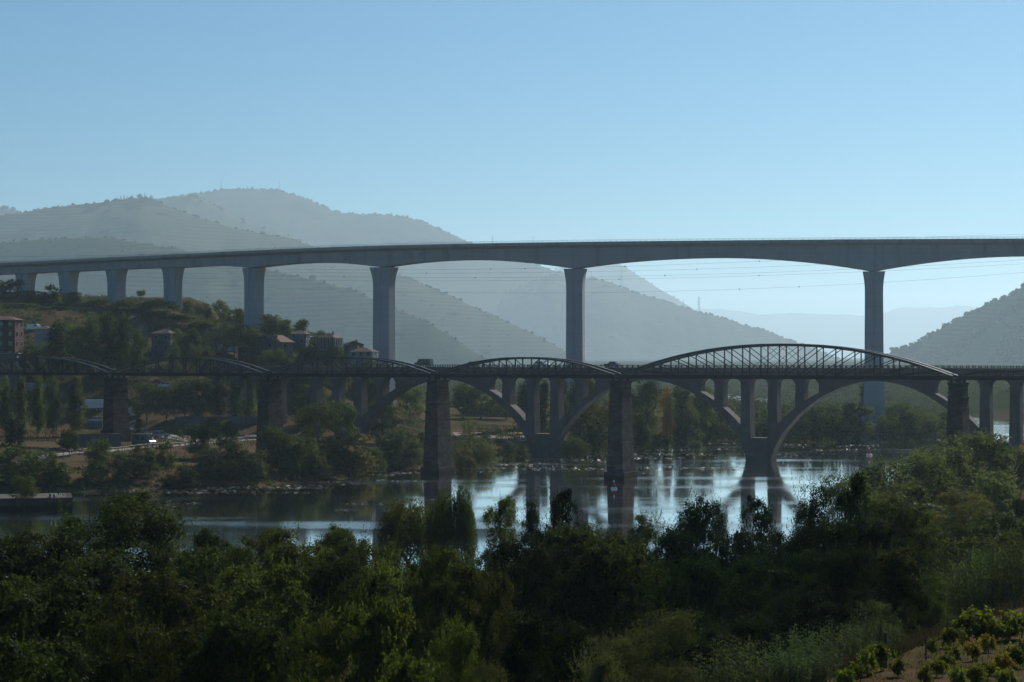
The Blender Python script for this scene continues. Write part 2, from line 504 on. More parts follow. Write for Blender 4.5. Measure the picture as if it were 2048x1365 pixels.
def build_ground():
    xs = np.concatenate([np.linspace(-20000, -400, 46)[:-1], np.arange(-400, -160, 6.0), np.arange(-160, 200, 2.8), np.arange(200, 400, 6.0), np.linspace(400, 20000, 46)])
    ys = np.concatenate([np.linspace(-120, 40, 20)[:-1], np.arange(40, 130, 1.2), np.arange(130, 820, 3.0), np.arange(820, 1500, 12.0), np.linspace(1500, 33500, 50)])
    X, Y = np.meshgrid(xs, ys)
    Z = ground_h(X, Y)
    nx, ny = len(xs), len(ys)
    idx = np.arange(nx*ny).reshape(ny, nx)
    q = np.stack([idx[:-1, :-1], idx[:-1, 1:], idx[1:, 1:], idx[1:, :-1]], -1).reshape(-1, 4)
    me = np_mesh('ground', np.stack([X, Y, Z], -1).reshape(-1, 3), q, M['ground'])
    tag(link_mesh('ground', me), 'dry grass and bare soil ground of both river banks', 'ground', kind='structure')
build_ground()

def mat_water():
    m = bpy.data.materials.new('river_water')
    n, l = nodes(m); b = n['Principled BSDF']
    tc = n.new('ShaderNodeTexCoord')
    def noise(scale, s, d=4):
        mp = n.new('ShaderNodeMapping'); mp.inputs['Scale'].default_value = scale
        l.new(tc.outputs['Object'], mp.inputs['Vector'])
        z = n.new('ShaderNodeTexNoise'); z.inputs['Scale'].default_value = s; z.inputs['Detail'].default_value = d
        l.new(mp.outputs['Vector'], z.inputs['Vector']); return z.outputs['Fac']
    b.inputs['Base Color'].default_value = (0.012, 0.018, 0.017, 1)
    b.inputs['IOR'].default_value = 1.33
    b.inputs['Specular IOR Level'].default_value = 1.0
    # calm pools and wind-ruffled lanes
    lane = noise((0.012, 0.05, 1), 1.0, 5)
    r = n.new('ShaderNodeMapRange'); r.inputs['From Min'].default_value = 0.5; r.inputs['From Max'].default_value = 0.66
    r.inputs['To Min'].default_value = 0.05; r.inputs['To Max'].default_value = 0.14
    l.new(lane, r.inputs['Value']); l.new(r.outputs['Result'], b.inputs['Roughness'])
    h = noise((0.5, 1.2, 1), 1.6, 3)
    bp = n.new('ShaderNodeBump'); bp.inputs['Distance'].default_value = 0.02
    r2 = n.new('ShaderNodeMapRange'); r2.inputs['From Min'].default_value = 0.45; r2.inputs['From Max'].default_value = 0.7
    r2.inputs['To Min'].default_value = 0.05; r2.inputs['To Max'].default_value = 0.4
    l.new(lane, r2.inputs['Value']); l.new(r2.outputs['Result'], bp.inputs['Strength'])
    l.new(h, bp.inputs['Height']); l.new(bp.outputs['Normal'], b.inputs['Normal'])
    # at this flat viewing angle the surface is nearly a mirror
    gl = n.new('ShaderNodeBsdfGlossy'); gl.inputs['Color'].default_value = (1.0, 0.975, 0.925, 1)
    l.new(r.outputs['Result'], gl.inputs['Roughness']); l.new(bp.outputs['Normal'], gl.inputs['Normal'])
    fr = n.new('ShaderNodeFresnel'); fr.inputs['IOR'].default_value = 1.33
    l.new(bp.outputs['Normal'], fr.inputs['Normal'])
    ma = n.new('ShaderNodeMath'); ma.operation = 'MULTIPLY_ADD'; ma.use_clamp = True; ma.inputs[1].default_value = 0.95; ma.inputs[2].default_value = 0.48
    l.new(fr.outputs['Fac'], ma.inputs[0])
    ms = n.new('ShaderNodeMixShader'); l.new(ma.outputs[0], ms.inputs['Fac'])
    l.new(b.outputs[0], ms.inputs[1]); l.new(gl.outputs[0], ms.inputs[2])
    l.new(ms.outputs[0], n['Material Output'].inputs['Surface'])
    return m
M['water'] = mat_water()
wm = MB().add([(-1200, 180, 0), (700, 180, 0), (700, 1560, 0), (-1200, 1560, 0)], [(0, 1, 2, 3)])
tag(wm.build('river', M['water']), 'calm river reflecting the sky and the arch bridge', 'river', kind='structure')

# ------------------------------------------------------------------ hills
HS = 1.7              # how far off the ranges stand
def mat_hill(name, green, soil, scrub, period, band=0.6, patch=0.012):
    m = bpy.data.materials.new(name)
    n, l = nodes(m); b = n['Principled BSDF']
    tco = n.new('ShaderNodeTexCoord')
    mpg = n.new('ShaderNodeMapping'); mpg.inputs['Scale'].default_value = (1/HS, 1/HS, 1/HS)
    l.new(tco.outputs['Object'], mpg.inputs['Vector'])
    def noise(s, d=6):
        z = n.new('ShaderNodeTexNoise'); z.inputs['Scale'].default_value = s; z.inputs['Detail'].default_value = d
        l.new(mpg.outputs['Vector'], z.inputs['Vector']); return z.outputs['Fac']
    def math_(op, a, c):
        x = n.new('ShaderNodeMath'); x.operation = op
        for i, v in enumerate((a, c)):
            if isinstance(v, (int, float)): x.inputs[i].default_value = v
            else: l.new(v, x.inputs[i])
        return x.outputs[0]
    def ramp(v, lo, hi, a=0.0, c=1.0):
        r = n.new('ShaderNodeMapRange'); r.inputs['From Min'].default_value = lo; r.inputs['From Max'].default_value = hi
        r.inputs['To Min'].default_value = a; r.inputs['To Max'].default_value = c
        l.new(v, r.inputs['Value']); return r.outputs['Result']
    def mix(f, a, c):
        x = n.new('ShaderNodeMix'); x.data_type = 'RGBA'; l.new(f, x.inputs['Factor'])
        for s, v in (('A', a), ('B', c)):
            if isinstance(v, tuple): x.inputs[s].default_value = (*v, 1)
            else: l.new(v, x.inputs[s])
        return x.outputs['Result']
    sx = n.new('ShaderNodeSeparateXYZ'); l.new(mpg.outputs['Vector'], sx.inputs['Vector'])
    zz = math_('ADD', sx.outputs['Z'], math_('MULTIPLY', noise(0.003, 4), period * 5.0))
    s = math_('SINE', math_('MULTIPLY', zz, 2*math.pi/period), 0)
    terr = ramp(s, -0.1, 0.6)
    on = ramp(noise(patch, 3), 0.42, 0.52)
    g2 = mix(noise(0.012), green, tuple(c*1.6 for c in green))
    base = mix(math_('MULTIPLY', math_('MULTIPLY', terr, on), band), g2, soil)
    base = mix(ramp(noise(patch*1.7, 6), 0.60, 0.66), base, scrub)
    base = mix(ramp(noise(0.035, 8), 0.62, 0.70), base, scrub)
    l.new(base, b.inputs['Base Color'])
    b.inputs['Roughness'].default_value = 1.0; b.inputs['Specular IOR Level'].default_value = 0.0
    bp = n.new('ShaderNodeBump'); bp.inputs['Strength'].default_value = 0.4; bp.inputs['Distance'].default_value = 1.6
    l.new(math_('ADD', math_('MULTIPLY', s, 0.12), noise(0.025, 8)), bp.inputs['Height'])
    l.new(bp.outputs['Normal'], b.inputs['Normal'])
    return m
M['hill_vine'] = mat_hill('terraced_vineyard_slope', (0.075, 0.095, 0.035), (0.20, 0.155, 0.10), (0.04, 0.052, 0.022), 6.5, 0.62, 0.0032)
M['hill_mid'] = mat_hill('terraced_slope', (0.065, 0.075, 0.034), (0.18, 0.14, 0.105), (0.032, 0.04, 0.022), 8.0, 0.42, 0.003)
M['hill_scrub'] = mat_hill('scrub_slope', (0.04, 0.05, 0.028), (0.10, 0.08, 0.055), (0.022, 0.028, 0.016), 26.0, 0.2, 0.0025)

M['scrub_leaf'] = mat_leaf('scrub_leaf', (0.022, 0.032, 0.014), (0.05, 0.058, 0.026), 0.25, 0.05, nscale=0.03)

def blob_faces(n_side=7):
    pass

def hill(name, ridge, mat, label, front=1.9, back=1.6, step=5.0, rows=40, amp=0.065, scrub=500, ssize=3.0, ridge_rough=0.012, skew=0.0, seed=1, ridge_scrub=0.25, where=None):
    r = np.random.default_rng(seed)
    px = np.array([p[0] for p in ridge], float)
    s = np.arange(px[0], px[-1], step)
    py = np.interp(s, px, [p[1] for p in ridge]); Y = np.interp(s, px, [p[2] for p in ridge])
    k = np.ones(5)/5
    pys = np.convolve(np.pad(py, 2, mode='edge'), k, 'valid')
    X = (s-1024)*Y/F; Z = CAM_H - (pys-HORIZON)*Y/F
    Z = Z + (fbm(s, s*0+seed*9.1, 40.0, 4)-0.5) * ridge_rough * Y * 0.12
    H = np.maximum(Z + 6, 4)
    vs = np.linspace(0, 1, rows)
    vb = np.linspace(0, 1, 8)[1:]
    V = []
    for v in vb[::-1]:
        V.append(np.stack([X, Y + H*back*v, Z - H*v], -1))
    for v in vs:
        xx = X + skew*H*v; yy = Y - H*front*v
        prof = 0.75*v + 0.25*v*v
        nz = (fbm(xx, yy, H.mean()*0.9+10, 5)-0.5) * 2 * amp * H * (math.sin(math.pi*min(v*1.0, 1))**0.8)
        g = np.abs(fbm(xx*1.0, yy*0.35, H.mean()*0.6+8, 4)-0.5)*2
        nz = nz - (0.25-g)*amp*0.9*H*math.sin(math.pi*v)
        V.append(np.stack([xx, yy, Z - H*prof + nz], -1))
    V = np.array(V)
    nr, nc = V.shape[:2]
    idx = np.arange(nr*nc).reshape(nr, nc)
    q = np.stack([idx[:-1, :-1], idx[1:, :-1], idx[1:, 1:], idx[:-1, 1:]], -1).reshape(-1, 4)
    o = link_mesh(name, np_mesh(name, V.reshape(-1, 3), q, mat))
    tag(o, label, 'hill', kind='structure')
    # scrub and small trees that read as one mass
    if scrub:
        nr0 = int(scrub*ridge_scrub)
        rows_i = np.concatenate([np.full(nr0, len(vb)), len(vb) + (r.random(scrub-nr0)*(rows-1)).astype(int)])
        cols_i = (r.random(scrub*1)*(nc-1)).astype(int)
        base = V[rows_i, cols_i]
        dens = fbm(base[:, 0], base[:, 2]*2+base[:, 1], 240.0, 3)
        keep = (dens > 0.47) | (np.arange(scrub) < nr0)
        if where: keep &= where(s[cols_i], (rows_i-len(vb))/(rows-1.0))
        base = base[keep]; m = len(base)
        size = HS*ssize*(0.5 + 1.1*r.random(m)**2)
        # each bush: 26 leaf clumps (bent quads) on an uneven dome
        kq = 26
        d = r.normal(size=(m, kq, 3)); d[..., 2] = np.abs(d[..., 2])*0.9
        d /= np.linalg.norm(d, axis=-1, keepdims=True)
        rad = (0.55 + 0.5*r.random((m, kq, 1)))
        c = base[:, None, :] + d*rad*size[:, None, None]*np.array([1, 1, 1.05])
        a = r.normal(size=(m, kq, 3)); a -= (a*d).sum(-1, keepdims=True)*d*0.7
        a /= np.linalg.norm(a, axis=-1, keepdims=True)
        bq = np.cross(d + 0.5*r.normal(size=d.shape), a); bq /= np.linalg.norm(bq, axis=-1, keepdims=True)
        hs = size[:, None, None]*(0.22 + 0.2*r.random((m, kq, 1)))
        P = np.stack([c - a*hs - bq*hs, c + a*hs - bq*hs, c + a*hs + bq*hs, c - a*hs + bq*hs], 2).reshape(-1, 3)
        so = link_mesh('hillside_scrub', np_mesh('hillside_scrub', P, np.arange(len(P)).reshape(-1, 4), M['scrub_leaf']))
        tag(so, 'scattered dark scrub growing over the ' + label.split(',')[0], 'scrub', kind='stuff')
    return V

KH = 4.0
def rid(pts, y0, y1, k=None):
    k = (k or KH) * HS
    y0 *= k; y1 *= k
    a, b = pts[0][0], pts[-1][0]
    return [(p[0], p[1], y0 + (y1-y0)*(p[0]-a)/(b-a)) for p in pts]

hill('hill_valley_end', rid([(1330,640),(1399,617),(1437,617),(1481,623),(1528,628),(1598,627),(1666,627),(1725,633),(1767,628),(1791,618),(1809,614),(1853,614),(1883,616),(1925,611),(1960,616),(2100,600),(2400,590)], 4700, 4600, 3.8),
     M['hill_scrub'], 'palest farthest ridge closing the valley behind the tall viaduct pier', step=4, rows=26, scrub=0, seed=2)
hill('hill_steep_peak', rid([(1040,560),(1180,520),(1244,530),(1252,535),(1288,558),(1335,588),(1387,619),(1460,655),(1560,700)], 3400, 3300, 3.1),
     M['hill_scrub'], 'pale steep peak showing under the widest viaduct span', step=4, rows=26, scrub=160, ssize=5, seed=3)
hill('hill_far_shoulder', rid([(-300,400),(-200,398),(0,416),(46,427),(120,445)], 2300, 2300, 2.75), M['hill_scrub'],
     'small pale ridge at the edge behind the big terraced hill', step=5, rows=24, scrub=120, ssize=7, seed=4)
hill('hill_antenna', rid([(150,450),(300,402),(380,391),(399,388),(442,381),(498,379),(548,381),(571,387),(618,400),(651,416),(677,425),(710,428),(781,432),(810,435),(857,447),(898,466),(933,482),(956,490),(1021,521),(1080,533),(1129,549),(1200,587),(1300,640),(1400,700)], 2080, 2080, 3.15),
     M['hill_scrub'], 'highest hazy hill with two masts on its long wooded crest', step=4, rows=60, scrub=420, ssize=4.2, seed=5, ridge_scrub=0.95)
hill('hill_lower_valley', rid([(900,640),(1000,590),(1100,552),(1170,555),(1194,557),(1247,576),(1264,583),(1317,597),(1352,610),(1393,623),(1446,636),(1481,649),(1534,661),(1569,677),(1598,688),(1670,715),(1720,735)], 1950, 1750, 3.25),
     M['hill_mid'], 'long bluish hill sloping down to the river between the viaduct piers', step=4, rows=60, scrub=300, ssize=3.2, seed=6, ridge_scrub=0.95)
hill('hill_shoulder', rid([(200,430),(305,399),(379,390),(415,404),(465,430),(511,453),(571,471),(640,500),(760,560)], 1800, 1720, 3.1),
     M['hill_mid'], 'narrow hazy spur between the terraced hill and the highest hill', step=4, rows=44, scrub=160, ssize=4.0, seed=7)
hill('hill_terraced_back', rid([(-500,440),(-200,448),(0,431),(46,427),(93,417),(179,408),(239,400),(290,396),(305,398),(352,420),(399,436),(465,455),(518,467),(578,478),(631,495),(720,523),(795,549),(827,561),(889,587),(933,608),(991,634),(1050,661),(1097,684),(1132,705),(1180,728)], 1550, 1250, 3.0),
     M['hill_mid'], 'broad terraced vineyard hill behind the left viaduct piers', step=4, rows=90, scrub=360, ssize=2.6, seed=8, ridge_scrub=0.85)
hill('hill_terraced_front', rid([(-500,470),(0,486),(66,480),(206,475),(246,481),(300,487),(352,496),(400,507),(530,540),(625,559),(700,580),(742,596),(792,617),(863,649),(921,687),(960,712),(1000,735)], 1150, 960, 2.9),
     M['hill_vine'], 'nearest green terraced vineyard slope seen through the left viaduct piers', front=1.3, step=3.5, rows=90, scrub=200, ssize=2.0, seed=9, ridge_scrub=0.6)
hill('hill_right_bank', rid([(1740,728),(1782,706),(1820,692),(1837,684),(1870,665),(1908,644),(1930,630),(1969,618),(1982,604),(2018,594),(2048,570),(2200,490),(2500,430)], 1120, 860, 2.9),
     M['hill_vine'], 'terraced and wooded hill rising beyond the end of the road bridge', front=1.1, skew=-0.1, step=2.5, rows=110, scrub=6500, ssize=3.6, seed=10, ridge_scrub=0.02, where=lambda px, v: (px < 2150) & (((px > 1960-260*v) & (v > 0.12+(2048-px)*0.0022)) | (v < 0.01)))

# ------------------------------------------------------------------ haze: the air of the valley
hz = bpy.data.materials.new('haze_air')
hn, hl = nodes(hz)
hn.remove(hn['Principled BSDF'])
pv = hn.new('ShaderNodeVolumePrincipled')
pv.inputs['Color'].default_value = (0.67, 0.883, 0.99, 1)
pv.inputs['Density'].default_value = 0.000061
pv.inputs['Anisotropy'].default_value = 0.43
hl.new(pv.outputs['Volume'], hn['Material Output'].inputs['Volume'])
hb = MB().box(-22000, 22000, -600, 34500, -14, 1085)
tag(hb.build('haze', hz), 'pale morning haze filling the valley', 'haze', kind='stuff')

# ------------------------------------------------------------------ the iron footbridge
AX = math.atan(0.49)                  # the bridges run obliquely: their right end is nearer
IB_Z = 491.0
IB = empty('iron_truss_bridge', (-792 / F * IB_Z, IB_Z, 0), -AX)
tag(IB, 'old dark iron truss bridge with arched top chords on tall stone piers', 'bridge')
HWID = 2.25                           # half the distance between the two trusses
BC0, BC1 = 21.75, 22.55               # bottom chord
SPAN = 45.0
PIER_X = [-45.0, 0.0, 45.0, 90.0, 135.0, 208.4, 246.0]

def truss_span(x0, x1, peak, nodes_x, whipple, name, label=None, chord=0.42, arch=True):
    sp = MB()
    sp.box(x0, x1, -HWID + 0.25, HWID - 0.25, BC0 + 0.28, BC0 + 0.42)
    span = sp.build('span', M['iron'], IB)
    if label: span['label'] = label
    mid = (x0 + x1) / 2; half = (x1 - x0) / 2
    def top(x):
        t = abs(x - mid) / half
        return BC1 + (peak - BC1) * max(0.0, 1 - t ** 2.15)
    # floor beams across, small enough to stay one piece each
    for nx in nodes_x[1:-1]:
        MB().box(nx - 0.12, nx + 0.12, -HWID + 0.12, HWID - 0.12, BC0 + 0.02, BC0 + 0.275).build('floor_beam', M['iron'], span)
    for side in (-1, 1):
        y = side * HWID
        MB().box(x0, x1, y - 0.17, y + 0.17, BC0, BC1).build('bottom_chord', M['iron'], span)
        # hand rail line along the deck
        MB().box(x0 + 0.3, x1 - 0.3, y - side * 0.22 - 0.03, y - side * 0.22 + 0.03, BC1 + 0.42, BC1 + 0.5).build('hand_rail', M['iron'], span)
        xs = [x0 + 0.15] + list(nodes_x[1:-1]) + [x1 - 0.15]
        c = MB()
        lo = [(x, max(BC1 - 0.02, top(x) - chord)) for x in xs]
        hi = [(x, max(BC1 + 0.12, top(x))) for x in xs]
        c.strip(lo, hi, y - 0.24, y + 0.24)
        c.build('top_chord', M['iron_chord'], span)
        for nx in nodes_x[1:-1]:
            h = top(nx)
            if h - chord > BC1 + 0.25:
                MB().box(nx - 0.1, nx + 0.1, y - 0.14, y + 0.14, BC1, h - chord + 0.02).build('vertical', M['iron'], span)
        # diagonals fall towards the middle of the span
        n = len(nodes_x)
        step = 2 if whipple else 1
        for i in range(0, n):
            for d in (1, -1):
                j = i + d * step
                if j < 0 or j >= n: continue
                xa, xb = nodes_x[i], nodes_x[j]
                inward = abs(xb - mid) < abs(xa - mid) - 1e-3
                centre = whipple and abs(xa - mid) < 9.3 and abs(xb - mid) < 9.3
                if not (inward or centre): continue
                ha = top(xa) - chord
                if ha < BC1 + 0.6: continue
                thick = 0.16 if inward else 0.08
                MB().beam((xa, y + side * 0.02 * d, ha + 0.05), (xb, y - 0.02 * d, BC1 - 0.05), 0.09, thick).build('diagonal', M['iron'], span)
    return span

def small_nodes(x0, x1):
    mid = (x0 + x1) / 2; st = 4.03
    return [x0 + 0.6] + [mid + st * k for k in range(-5, 6)] + [x1 - 0.6]
for k in range(4):
    a, b = PIER_X[k] + 0.5, PIER_X[k + 1] - 0.5
    truss_span(a, b, 26.35, small_nodes(a, b), False, 'span')
a, b = PIER_X[4] + 0.5, PIER_X[5] - 0.5
truss_span(a, b, 29.15, [a + (b - a) * i / 18 for i in range(19)], True, 'span', 'long high-arched main span with crossed diagonals', chord=0.55)

def low_span(x0, x1):
    """the low shore span at the right end: quickly rising ends and a level top"""
    sp = MB().box(x0, x1, -HWID + 0.25, HWID - 0.25, BC0 + 0.28, BC0 + 0.42)
    span = sp.build('span', M['iron'], IB)
    span['label'] = 'low shore span with a level top chord'
    for side in (-1, 1):
        y = side * HWID
        MB().box(x0, x1, y - 0.17, y + 0.17, BC0, BC1).build('bottom_chord', M['iron'], span)
        xs = [x0 + 0.3, x0 + 2.5, x0 + 5, x0 + 7.5] + list(np.linspace(x0 + 10, x1 - 10, 6)) + [x1 - 7.5, x1 - 5, x1 - 2.5, x1 - 0.3]
        def top(x):
            t = min((x - x0), (x1 - x)) / 7.5
            return BC1 + 0.15 + 0.95 * math.sin(min(1, t) * math.pi / 2)
        MB().strip([(x, top(x) - 0.2) for x in xs], [(x, top(x)) for x in xs], y - 0.2, y + 0.2).build('top_chord', M['iron'], span)
        for i, x in enumerate(xs[2:-2]):
            MB().box(x - 0.08, x + 0.08, y - 0.12, y + 0.12, BC1, top(x) - 0.18).build('vertical', M['iron'], span)
            x2 = xs[3 + i]
            MB().beam((x, y, top(x) - 0.2), (x2, y + 0.02, BC1), 0.08, 0.12).build('diagonal', M['iron'], span)
low_span(PIER_X[5] + 0.5, PIER_X[6] - 0.5)

def stone_pier(x, base_z, label=None, first=False):
    """tapered masonry pier with a stepped foot, a moulded band and a cap with bearings"""
    o = empty('pier', (x, 0, 0), 0, IB)
    if label: o['label'] = label
    def sec(z):          # half sizes along and across the bridge
        t = (21.2 - z) / 19.5
        return 1.35 + 0.55 * t, 2.75 + 0.55 * t
    def ring(z, g=0.0):
        a, c = sec(z); return (-a - g, a + g, -c - g, c + g)
    if base_z < 1.5:
        MB().frustum(ring(0.0, 0.55), ring(1.7, 0.42), -3.0, 1.55).build('plinth', M['stone_dark'], o)
        foot = 1.552
    else:
        MB().frustum(ring(base_z, 0.3), ring(base_z, 0.3), base_z - 2.5, base_z + 0.45).build('plinth', M['stone_dark'], o)
        foot = base_z + 0.452
    MB().frustum(ring(foot), ring(18.1), foot, 18.1).build('shaft', M['stone'], o)
    MB().frustum(ring(18.3, 0.14), ring(18.3, 0.28), 18.102, 18.32).build('moulded_band', M['stone_dark'], o)
    MB().frustum(ring(18.6, -0.06), ring(20.7, -0.06), 18.322, 20.7).build('neck', M['stone_dark'], o)
    MB().frustum(ring(20.7, 0.12), ring(20.9, 0.2), 20.702, 21.2).build('cap', M['stone_dark'], o)
    for sx in (-0.75, 0.75):
        for sy in (-HWID, HWID):
            MB().box(sx - 0.28, sx + 0.28, sy - 0.3, sy + 0.3, 21.202, 21.748).build('bearing', M['iron'], o)
    return o
def ib_world(x, y=0, z=0):
    return IB.matrix_world @ Vector((x, y, z))
bpy.context.view_layer.update()
PIER_LAB = ['shore pier beyond the edge of the frame', 'reddish stone pier standing on the dry bank above the grey wall',
            'stone pier half hidden by riverside bushes', 'dark stone pier at the edge of the water', 'dark stone pier standing in open water',
            'stone pier at the right bank behind bushes', 'small shore pier']
for i, x in enumerate(PIER_X):
    p = ib_world(x)
    bz = {0: 8.0, 1: 7.9, 2: 3.0, 3: 0.0, 4: 0.0, 5: 4.0, 6: 8.0}[i]
    stone_pier(x, bz, PIER_LAB[i])

# ------------------------------------------------------------------ the concrete arch road bridge behind it
RB_Z = 508.0
RB = empty('concrete_arch_bridge', (498 / F * RB_Z, RB_Z, 0), -AX)
tag(RB, 'grey concrete road bridge on round arches with slender spandrel columns', 'bridge')
L2 = 60.9
RW = 1.95                              # half width
SOFF, DECK, RAIL = 20.8, 23.45, 24.2
X_LEFT, X_RIGHT = -172.0, 118.0
bpy.context.view_layer.update()
conc = M['concrete_old']
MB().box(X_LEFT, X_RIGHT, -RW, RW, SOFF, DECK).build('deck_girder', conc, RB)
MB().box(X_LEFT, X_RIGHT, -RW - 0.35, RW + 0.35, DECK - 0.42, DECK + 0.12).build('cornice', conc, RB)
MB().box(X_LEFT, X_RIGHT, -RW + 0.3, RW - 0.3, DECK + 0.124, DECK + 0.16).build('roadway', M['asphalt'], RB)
post_me = MB().box(-0.13, 0.13, -0.13, 0.13, 0, 0.68).mesh('railing_post', conc)
for sy in (-RW - 0.15, RW + 0.15):
    x = X_LEFT + 0.6
    k = 0
    while x < X_RIGHT:
        if x > -100 or k % 2 == 0:
            link_mesh('railing_post', post_me, RB, (x, sy, DECK + 0.122))
        x += 1.52; k += 1
    MB().box(X_LEFT, X_RIGHT, sy - 0.06, sy + 0.06, DECK + 0.60, DECK + 0.70).build('top_rail', conc, RB)
    MB().box(X_LEFT, X_RIGHT, sy - 0.03, sy + 0.03, DECK + 0.33, DECK + 0.38).build('middle_rail', M['dark_metal'], RB)

def arch_z(t, half, rise, z0):
    d = min(1.0, abs(t) / half)
    return z0 + rise * (0.5 * (1 - d * d) + 0.5 * math.sqrt(max(0, 1 - d * d)))

def column(x, zb, name='spandrel_column'):
    c = MB()
    k = (18.85 - zb) / 16.0
    a = 1.12
    c.frustum((x - a - 0.35 * k, x + a + 0.35 * k, -RW + 0.1, RW - 0.1), (x - a, x + a, -RW + 0.15, RW - 0.15), zb, 18.7)
    o = c.build(name, conc, RB)
    MB().box(x - a - 0.22, x + a + 0.22, -RW - 0.02, RW + 0.02, 18.702, 18.95).build('impost', conc, o)
    MB().box(x - a, x + a, -RW + 0.12, RW - 0.12, 18.952, SOFF - 0.002).build('column_head', conc, o)
    return o

def fillets(xa, xb, r=1.75):
    """the rounded upper corners of an opening between xa and xb"""
    c = MB()
    zt = SOFF - 0.003
    for x, s in ((xa, 1), (xb, -1)):
        pts = [(x, zt), (x, zt - r)]
        for i in range(1, 9):
            a = math.pi / 2 * i / 8
            pts.append((x + s * r * (1 - math.cos(a)), zt - r + r * math.sin(a)))
        if s < 0: pts = pts[::-1]
        c.prism(pts, -RW + 0.13, RW - 0.13)
    c.build('opening_corner', conc, RB)

def arch(xc, half=27.0, z0=0.4, rise=19.9):
    ts = [(-half) + 2 * half * i / 56 for i in range(57)]
    ts[0] += 0.02; ts[-1] -= 0.02
    lo = [(xc + t, arch_z(t, half, rise, z0)) for t in ts]
    hi = []
    for t in ts:
        d = abs(t) / half
        # the ring grows from 1.2 m at the crown to about 2.6 m at the springing, measured upwards
        zz = arch_z(t / 1.11, half, rise, z0) + 0.75
        hi.append((xc + t, min(max(zz, arch_z(t, half, rise, z0) + 0.5), SOFF - 0.004)))
    o = MB().strip(lo, hi, -RW + 0.02, RW - 0.02).build('arch_ring', conc, RB)
    # solid wall over the crown
    e = 45.1 - L2 / 2
    tw = [-e + 2 * e * i / 30 for i in range(31)]
    wl = [(xc + t, min(arch_z(t / 1.11, half, rise, z0) + 0.4, SOFF - 0.06)) for t in tw]
    wh = [(xc + t, SOFF - 0.005) for t in tw]
    MB().strip(wl, wh, -RW + 0.2, RW - 0.2).build('spandrel_wall', conc, o)
    return o

def arch_top_at(x, xc, half=27.0, z0=0.4, rise=19.9):
    return arch_z((x - xc) / 1.11, half, rise, z0) + 0.5

PIERS2 = [-2 * L2, -L2, 0.0, L2]
for i, px_ in enumerate(PIERS2[:-1]):
    arch(px_ + L2 / 2)
for i, xp in enumerate(PIERS2):
    b = MB()
    b.frustum((xp - 3.0, xp + 3.0, -RW - 0.3, RW + 0.3), (xp - 3.9, xp + 3.9, -RW - 0.05, RW + 0.05), -4.0, 5.75)
    b.build('arch_pier', conc, RB)
    for s in (-1, 1):
        zb = 5.6
        column(xp + s * 3.6, zb)
        x2 = xp + s * 10.8
        xc = xp + s * L2 / 2
        if (s > 0 and i == len(PIERS2) - 1) or (s < 0 and i == 0):
            zb2 = 1.0
        else:
            zb2 = arch_top_at(x2, xc) - 0.4
        column(x2, zb2)
        fillets(*sorted((xp + s * (3.6 + 1.12), x2 - s * 1.12)))
        fillets(*sorted((x2 + s * 1.12, xp + s * 15.8)))
    fillets(xp - 3.6 + 1.12, xp + 3.6 - 1.12)
# approach piers on both banks
for xa in (-145.0, -158.5, -168.0):
    column(xa, 0.5, 'approach_pier')
    fillets(xa + 1.12, xa + 6.0); 
for xa in (80.0, 92.0, 104.0):
    column(xa, 0.5, 'approach_pier')
    fillets(xa + 1.12, xa + 10.8)

# ------------------------------------------------------------------ the high motorway viaduct
VD = empty('motorway_viaduct', (0, 0, 0))
tag(VD, 'tall pale concrete motorway viaduct with haunched box girder on slim piers', 'viaduct')
VH = 36.2 + CAM_H                     # level of the deck
# (photo x, distance, girder depth at the pier, shaft width, width under the girder, ground level, gap depth at mid-span to the next pier)
VP = [(-95, 812, 3.9, 6.0, 9.6, 56, 3.8), (-25, 796, 3.9, 6.0, 9.4, 55, 3.8), (52, 779, 3.9, 6.0, 9.2, 53, 3.8), (137, 763, 3.9, 6.0, 9.0, 50, 3.8), (233, 743, 3.9, 5.9, 8.8, 47, 3.85), (346, 724, 4.1, 5.8, 8.6, 44, 4.0),
      (508, 696, 5.4, 5.8, 8.0, 33, 4.3), (768, 664, 6.6, 6.5, 9.6, 6, 4.6), (1151, 643, 8.0, 5.7, 7.5, 2, 4.8), (1748, 628, 9.5, 5.8, 7.3, -1, 4.8), (2356, 622, 9.5, 5.8, 7.3, 3, 4.8)]
vpos = [Vector((px_x(p[0], p[1]), p[1], 0)) for p in VP]
def cr(p0, p1, p2, p3, t):
    return 0.5 * ((2*p1) + (-p0 + p2)*t + (2*p0 - 5*p1 + 4*p2 - p3)*t*t + (-p0 + 3*p1 - 3*p2 + p3)*t*t*t)
def vpath(i, t):
    n = len(vpos)
    g = lambda k: vpos[k] if 0 <= k < n else (vpos[0]*2 - vpos[1] if k < 0 else vpos[-1]*2 - vpos[-2])
    return cr(g(i-1), g(i), g(i+1), g(i+2), t)
vconc = M['concrete_new']
DW, BW = 5.6, 3.1                     # half widths of the road slab and of the box
rail_pts = []
